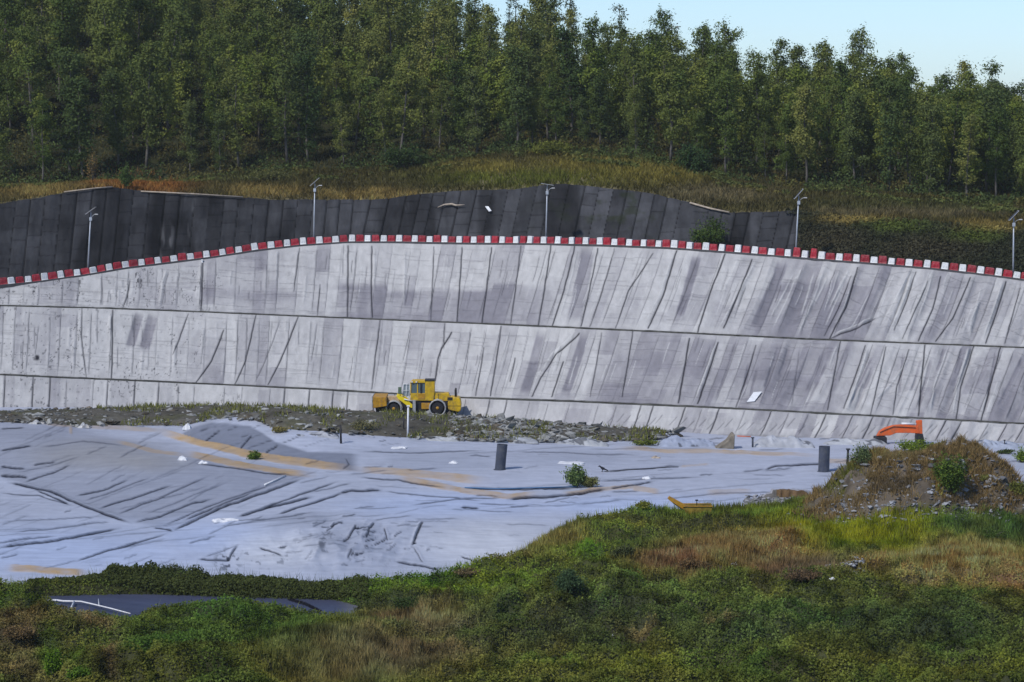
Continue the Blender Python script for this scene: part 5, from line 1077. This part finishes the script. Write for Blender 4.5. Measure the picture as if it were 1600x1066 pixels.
heap(1288, 1390, 696, 12, 'flat grey sheet heap below the orange excavator arm', 5, (.34, .35, .37))
heap(1500, 1600, 702, 18, 'blue-grey folded sheets in the right corner below the embankment', 6, (.30, .33, .40), 1.5)
heap(1600, 1700, 704, 18, 'folded sheets past the right corner', 7, (.30, .33, .40), 1.5)
heap(455, 530, 684, 8, 'pale torn sheet along the soil bank near the black post', 8, (.33, .34, .37), 1.5)
heap(660, 720, 690, 7, 'broken pale sheet right of the white post', 9, (.34, .35, .36), 1.5)
X0, Y0, Z0 = on(1131, 700); u = Y0 / FPX
t = MB().prism([(-16 * u, 0), (15 * u, 0), (16 * u, 24 * u), (13 * u, 25 * u), (4 * u, 13 * u), (-8 * u, 5 * u)], -.9, .9).build('concrete_slab', mat('stained_concrete', (.20, .175, .14), .85, .2, noise=.45, nscale=2, bump=.5, bscale=4), None, False, .08)
t.location = (X0, Y0, Z0 - .05); tag(t, 'slanted brownish broken slab rising to a point beside the sheets', 'slab')

# ------------------------------------------------------------------ crow on the liner
def crow():
    X, Y, Z = on(941, 737); t = thing('crow', (X, Y, Z), 'black crow standing on the liner right of the bush', 'bird', None, R(200)); m = MB()
    S_ = 1.15
    m.tube([(.33 * S_, 0, .33 * S_), (.27 * S_, 0, .35 * S_), (.24 * S_, 0, .365 * S_), (.19 * S_, 0, .37 * S_), (.14 * S_, 0, .34 * S_), (.09 * S_, 0, .29 * S_), (0, 0, .23 * S_), (-.12 * S_, 0, .18 * S_), (-.2 * S_, 0, .14 * S_), (-.36 * S_, 0, .07 * S_), (-.42 * S_, 0, .05 * S_)], [.004, .022, .04, .058, .055, .07, .105, .085, .05, .04, .02], 12)
    for y in (-.05, .05): m.tube([(0, y, .18 * S_), (-.02, y, .09 * S_), (.01, y, 0)], [.03, .014, .012], 6); m.tube([(-.03, y, .008), (.07, y, .006)], .012, 5)
    m.build('body', M_BLK, t, True)
    for s in (-1, 1):
        w_ = MB().tube([(.08, s * .075, .31), (-.05, s * .115, .26), (-.25, s * .075, .15), (-.4, s * .03, .08)], [.03, .055, .04, .008], 8).build('wing', M_BLK, t, True)
crow()

# ------------------------------------------------------------------ yellow skip and beam by the foreground edge
def skip():
    px_, py_ = 1089, 795; X, Y = gr(px_, py_, .5); X, Y, Z = float(X), float(Y), .1; u = Y / FPX
    t = thing('skip_bucket', (X, Y, Z), 'open yellow steel skip half hidden by grass at the foreground edge', 'skip'); w_, h_ = 46 * u, 16 * u
    m = MB(); x0, x1 = -w_ / 2, w_ / 2
    for y in (-.6, .55): m.prism([(x0 + .25, 0), (x1 - .12, 0), (x1, h_), (x0, h_ * .92)], y, y + .05)
    m.add([(x0 + .25, -.6, 0), (x0 + .25, .6, 0), (x0, .6, h_ * .92), (x0, -.6, h_ * .92)], [(0, 1, 2, 3), (3, 2, 1, 0)]); m.add([(x1 - .12, -.6, 0), (x1 - .12, .6, 0), (x1, .6, h_), (x1, -.6, h_)], [(3, 2, 1, 0), (0, 1, 2, 3)]); m.box(x0 + .25, x1 - .12, -.58, .58, .0, .05)
    b = m.build('bucket', mat('weathered_olive_paint', (.22, .155, .02), .6, .3, noise=.5, nscale=3), t)
    MB().box(x0 - .03, x1 + .03, -.66, -.58, h_ * .9, h_ * 1.0).build('rim', M_YELD, t); MB().box(x0 - .03, x1 + .03, .6, .66, h_ * .9, h_ * 1.0).build('rim', M_YELD, t)
    st = MB().tube([(-.05, -.5, h_), (-.05, -.5, h_ + .32)], .03, 6).build('handle', M_BLK, t, True); MB().box(-.16, .06, -.56, -.44, h_ + .3, h_ + .4, .02).build('grip', M_BLK, st)
    X2, Y2_, Z2 = [float(v) for v in pt(1043, 779, Y + .4)]; X3, Y3, Z3 = [float(v) for v in pt(1076, 795, Y + .1)]
    t2 = thing('beam', (X2, Y2_, Z2), 'tilted yellow beam with dark underside beside the yellow skip', 'beam'); d = Vector((X3 - X2, Y3 - Y2_, Z3 - Z2))
    MB().prism([(0, 0), (.12, .16), (d.x, d.z + .12), (d.x, d.z - .22), (.5, d.z * .5 - .1)], -.2, .2).build('web', M_YELD, t2, False, .02); MB().prism([(.3, -.2), (d.x - .1, d.z - .24), (d.x - .1, d.z - .32), (.35, -.3)], -.22, .22).build('flange', M_BLK, t2)
skip()

# ------------------------------------------------------------------ lower dark liner patch with its white pipe frame
cols = np.arange(30, 640, 2.0); vv = np.linspace(0, 1, 30)[:, None]
PXp = np.broadcast_to(cols, (30, len(cols))); PYp = 921 * (1 - vv) + 975 * vv + 0 * PXp; X, Y = gr(PXp, PYp, .0); Zp = zt(X, Y) - .12 + .03 * fbm(X / 2, Y / 3, 3, 201)
px, py = proj(X, Y, Zp); c = np.array((.048, .055, .092)) * (1 + .25 * fbm(X / 4, Y / 6, 3, 202))[..., None]; sh = X.shape; c = c.reshape(-1, 3)
i, d, wg = line_field(px.ravel(), py.ravel(), [(452, 936), (478, 944), (500, 955)], 3.5); c[i] = blend(c[i], sst(3.2, 2.2, np.abs(d)), (.012, .012, .016))
c = blend(c, .5 * sst(520, 560, px.ravel()), (.18, .18, .19))
Yl, Xl = Y, X
tag(np_mesh('low_liner_sheet', np.stack([X, Y, Zp], -1).reshape(-1, 3), grid_faces(*sh), M_LINER, True, {'col': ('POINT', c)}), 'dark blue-grey liner sheet in the hollow between the foreground scrub banks', 'liner sheet')
def pf(x_, y_):
    X, Y = gr(x_, y_, .1); return (float(X), float(Y) - .3, float(pt(x_, y_, Y - .3)[2]))
b0 = pf(77, 939); t = thing('pipe_frame', b0, 'bent white pipe frame leaning over the dark liner hollow', 'pipe frame'); rel = lambda x_, y_: tuple(np.array(pf(x_, y_)) - np.array(b0))
MB().tube([rel(77, 939), rel(88, 938), rel(100, 939.5), rel(128, 940), (rel(150, 945)), rel(175, 951), rel(205, 959)], [.07, .06, .055, .045, .04, .038, .034], 8).build('rail', M_SCRAP, t, True)
MB().tube([rel(117, 940), rel(113.5, 948), rel(110, 958)], .05, 8).build('leg', M_SCRAP, t, True); MB().tube([rel(156, 946), rel(155, 936)], .02, 6).build('stub', M_SCRAP, t, True)
MB().box(rel(77, 939)[0] - .05, rel(90, 939)[0], -.1, .1, rel(77, 942)[2], rel(77, 938)[2] + .05).build('joint', M_SCRAP, t, False, .02)

# ------------------------------------------------------------------ dirt bank under the liner lip, shrubs
def vz(px_, py_):                        # first point of the planted ground along the pixel's ray
    Y = np.arange(105, 262, .08); X, Yw, Z = pt(px_, py_, Y); h = veg_h(X, Yw)[0]; k = int(np.argmax(Z < h)) if (Z < h).any() else len(Y) - 1
    return float(X[k]), float(Yw[k]), float(h[k])
X0, Y0, Z0 = on(1232, 783); u = Y0 / FPX
A, B = np.meshgrid(np.linspace(-1, 1, 60), np.linspace(0, 1, 26)); H = 19 * u
z = H * np.clip(1 - np.abs(A) ** 6, 0, 1) * sst(0, .35, B) * (.85 + .25 * fbm(A * 4, B * 2, 3, 211)) * np.where(A < -.55, .7, 1); yy = B * 2.0 - .5 + .3 * fbm(A * 5, B * 4, 3, 212)
c = np.array((.10, .065, .035)) * (1 + .5 * fbm(A * 6, B * 5, 4, 213))[..., None]; c = np.where((B > .42)[..., None], np.array((.22, .22, .24)), c); c = np.where(((A < -.4) & (B < .42))[..., None], np.array((.09, .085, .08)), c)
o = np_mesh('dirt_bank', np.stack([A * 46 * u, yy, z], -1).reshape(-1, 3), grid_faces(26, 60), M_SOIL, True, {'col': ('POINT', np.clip(c, .01, 1).reshape(-1, 3))}); o.location = (X0, Y0, Z0 - .05); tag(o, 'brown eroded dirt bank under the liner lip left of the mound', 'dirt bank')
n = 500; px = rng.uniform(1165, 1250, n); py = 781 + rng.normal(size=n) * 3.5; X, Y = gr(px, py, .3); stones('lip_rubble', np.c_[X, Y, zt(X, Y) + .25], np.clip(rng.lognormal(-2.1, .5, n), .05, .3), np.array((.20, .20, .21)) * rng.uniform(.3, 1.5, (n, 1)), 'grey rubble along the foreground edge below the dirt bank', 'rubble')
G1, G2 = (.016, .028, .010), (.05, .075, .018)
def gshrub(px, py, w_, h_, a, b, lab, sd_, **k): X, Y, Z = on(px, py); return shrub('shrub', px, py, Y, w_, h_, a, b, lab, seed=sd_, **k)
def vshrub(px, py, w_, h_, a, b, lab, sd_, **k): X, Y, Z = vz(px, py); return shrub('shrub', px, py, Y, w_, h_, a, b, lab, seed=sd_, **k)
gshrub(899, 761, 40, 37, (.03, .05, .024), (.075, .10, .045), 'grey-green bush growing through the liner, the larger of two side by side', 11, n=2200, leaf=.2)
gshrub(922, 761, 28, 20, (.05, .055, .025), (.11, .11, .05), 'low yellowish bush at the right side of the larger liner bush', 12, n=1200, leaf=.16)
gshrub(397, 719, 22, 16, (.025, .045, .012), (.07, .095, .02), 'small round green bush on the ochre strip', 13, n=1000)
gshrub(567, 676, 44, 24, (.045, .045, .03), (.11, .10, .06), 'pale dry bush on the soil bank left of the compactor', 14, n=1500)
gshrub(437, 676, 28, 12, (.06, .05, .022), (.13, .11, .05), 'low tan bush at the right end of the dark berm', 15, n=700)
gshrub(1008, 696, 42, 12, (.035, .045, .012), (.09, .10, .025), 'low green tuft at the right end of the soil bank', 16, n=900)
gshrub(1232, 697, 14, 12, (.02, .028, .014), (.04, .05, .025), 'small dark bush on the low sheet mound', 17, n=500)
gshrub(1510, 706, 70, 10, (.012, .022, .010), (.035, .05, .018), 'long low dark green shrub behind the mound', 18, n=1300)
gshrub(1574, 709, 34, 7, (.014, .022, .010), (.035, .05, .018), 'flat dark shrub next to the long low one at the right', 19, n=600)
gshrub(1597, 722, 26, 24, (.03, .05, .012), (.09, .12, .02), 'small bright green tree cut by the right edge of the view', 20, n=900)
vshrub(1345, 728, 38, 34, (.03, .045, .025), (.075, .09, .045), 'grey-green shrub on the left shoulder of the mound', 21, n=1800, leaf=.15)
vshrub(1486, 768, 66, 64, (.014, .028, .009), (.06, .085, .016), 'large dense green shrub on the right side of the mound', 22, n=4200, leaf=.16)
vshrub(1432, 706, 64, 22, (.035, .055, .012), (.09, .115, .02), 'low bright green shrub on the very top of the mound', 23, n=1600)
vshrub(1540, 752, 22, 12, (.05, .055, .02), (.13, .13, .05), 'pale yellow-green tuft right of the mound', 24, n=500)
vshrub(1590, 772, 60, 24, (.03, .035, .012), (.075, .08, .02), 'olive shrub at the right edge beyond the mound', 25, n=1300)
vshrub(896, 926, 60, 36, (.014, .026, .016), (.032, .05, .03), 'rounded dark blue-green bush on the foreground slope', 26, n=3600, leaf=.14)
vshrub(1008, 795, 34, 14, (.04, .045, .01), (.09, .09, .02), 'yellow-green tuft on the foreground edge left of the yellow beam', 27, n=800)
vshrub(730, 900, 40, 14, (.04, .03, .02), (.09, .07, .045), 'brown dead tuft on the foreground edge', 28, n=700)
vshrub(1245, 905, 70, 22, (.035, .024, .018), (.075, .05, .035), 'wide dead brown bush in the middle of the brown scrub', 41, n=2200, leaf=.12)
vshrub(1080, 892, 56, 24, (.04, .027, .018), (.10, .062, .034), 'russet dry bush left of the small white bag', 42, n=1800, leaf=.12)
vshrub(975, 872, 44, 24, (.02, .026, .014), (.045, .05, .026), 'dark grey-green bush at the left of the brown scrub', 43, n=1600, leaf=.12)
vshrub(640, 955, 60, 26, (.012, .020, .009), (.03, .044, .016), 'dark bush at the right end of the low liner hollow', 44, n=2000, leaf=.13)
vshrub(85, 1058, 34, 44, (.026, .05, .008), (.06, .10, .014), 'upright bright green bush in the lower left corner', 45, n=1800, leaf=.13)
vshrub(125, 1064, 40, 30, (.022, .042, .008), (.05, .085, .014), 'rounder green bush right of the upright one in the lower left corner', 46, n=1600, leaf=.13)
vshrub(30, 1000, 60, 26, (.045, .03, .02), (.10, .07, .04), 'brown dry bush at the left edge of the foreground', 47, n=1600, leaf=.12)
vshrub(785, 975, 70, 18, (.02, .03, .012), (.045, .06, .02), 'low grey-green bush beside the tan grass in the foreground', 48, n=1700, leaf=.13)
vshrub(1545, 842, 90, 18, (.016, .028, .009), (.04, .06, .016), 'dark green bramble hump near the right edge below the mound', 49, n=2200, leaf=.13)
vshrub(1365, 866, 22, 16, (.02, .028, .01), (.05, .06, .018), 'small dark bush in the yellow-green grass', 29, n=700)
def hshrub(px_, w, w_, h_, a, b, lab, sd_, **k):
    X, Y, Z = hill(np.array([px_ * 1.0]), np.array([w])); qx, qy = proj(X, Y, Z); return shrub('shrub', float(qx[0]), float(qy[0]), float(Y[0]), w_, h_, a, b, lab, seed=sd_, **k)
hshrub(199, .05, 24, 42, (.02, .035, .014), (.05, .075, .025), 'bright young shrub at the top edge of the black sheeting on the left', 31, n=1200, leaf=.22)
hshrub(632, .85, 90, 44, (.010, .020, .010), (.03, .045, .018), 'dark round shrub on the grass in front of the trees', 32, n=2600, leaf=.28)
hshrub(1085, .9, 60, 50, (.010, .022, .012), (.028, .045, .02), 'dark shrub in front of the trees above the black sheeting', 33, n=2000, leaf=.28)
hshrub(150, .75, 34, 56, (.05, .04, .02), (.11, .07, .035), 'dry reddish shrub standing in the orange grass', 34, n=500, leaf=.24)
hshrub(860, .8, 80, 26, (.035, .04, .012), (.08, .085, .022), 'low olive shrub at the upper edge of the grass slope', 35, n=1400, leaf=.26)
hshrub(420, .6, 90, 22, (.03, .034, .016), (.07, .07, .032), 'grey-green bramble hump on the left grass slope', 36, n=1400, leaf=.24)
Yq = float(at(YDf, 1112)) - .3; shrub('shrub', 1110, 388, Yq, 60, 52, (.016, .028, .010), (.04, .058, .018), 'green shrub in the notch between the two black sheets', seed=37, n=2600, leaf=.26)

# ------------------------------------------------------------------ air
hz = MB().box(-3100, 3100, -400, 4100, -5.6, 95).build('haze', bpy.data.materials.new('haze_air')); tag(hz, 'thin pale air over the whole pit and hillside', 'haze', kind='stuff')
hm = hz.data.materials[0]; hm.use_nodes = True; t_ = hm.node_tree; t_.nodes.clear(); pv = t_.nodes.new('ShaderNodeVolumePrincipled'); pv.inputs['Color'].default_value = (.86, .9, .95, 1); pv.inputs['Density'].default_value = .00009
ot = t_.nodes.new('ShaderNodeOutputMaterial'); t_.links.new(pv.outputs[0], ot.inputs['Volume'])
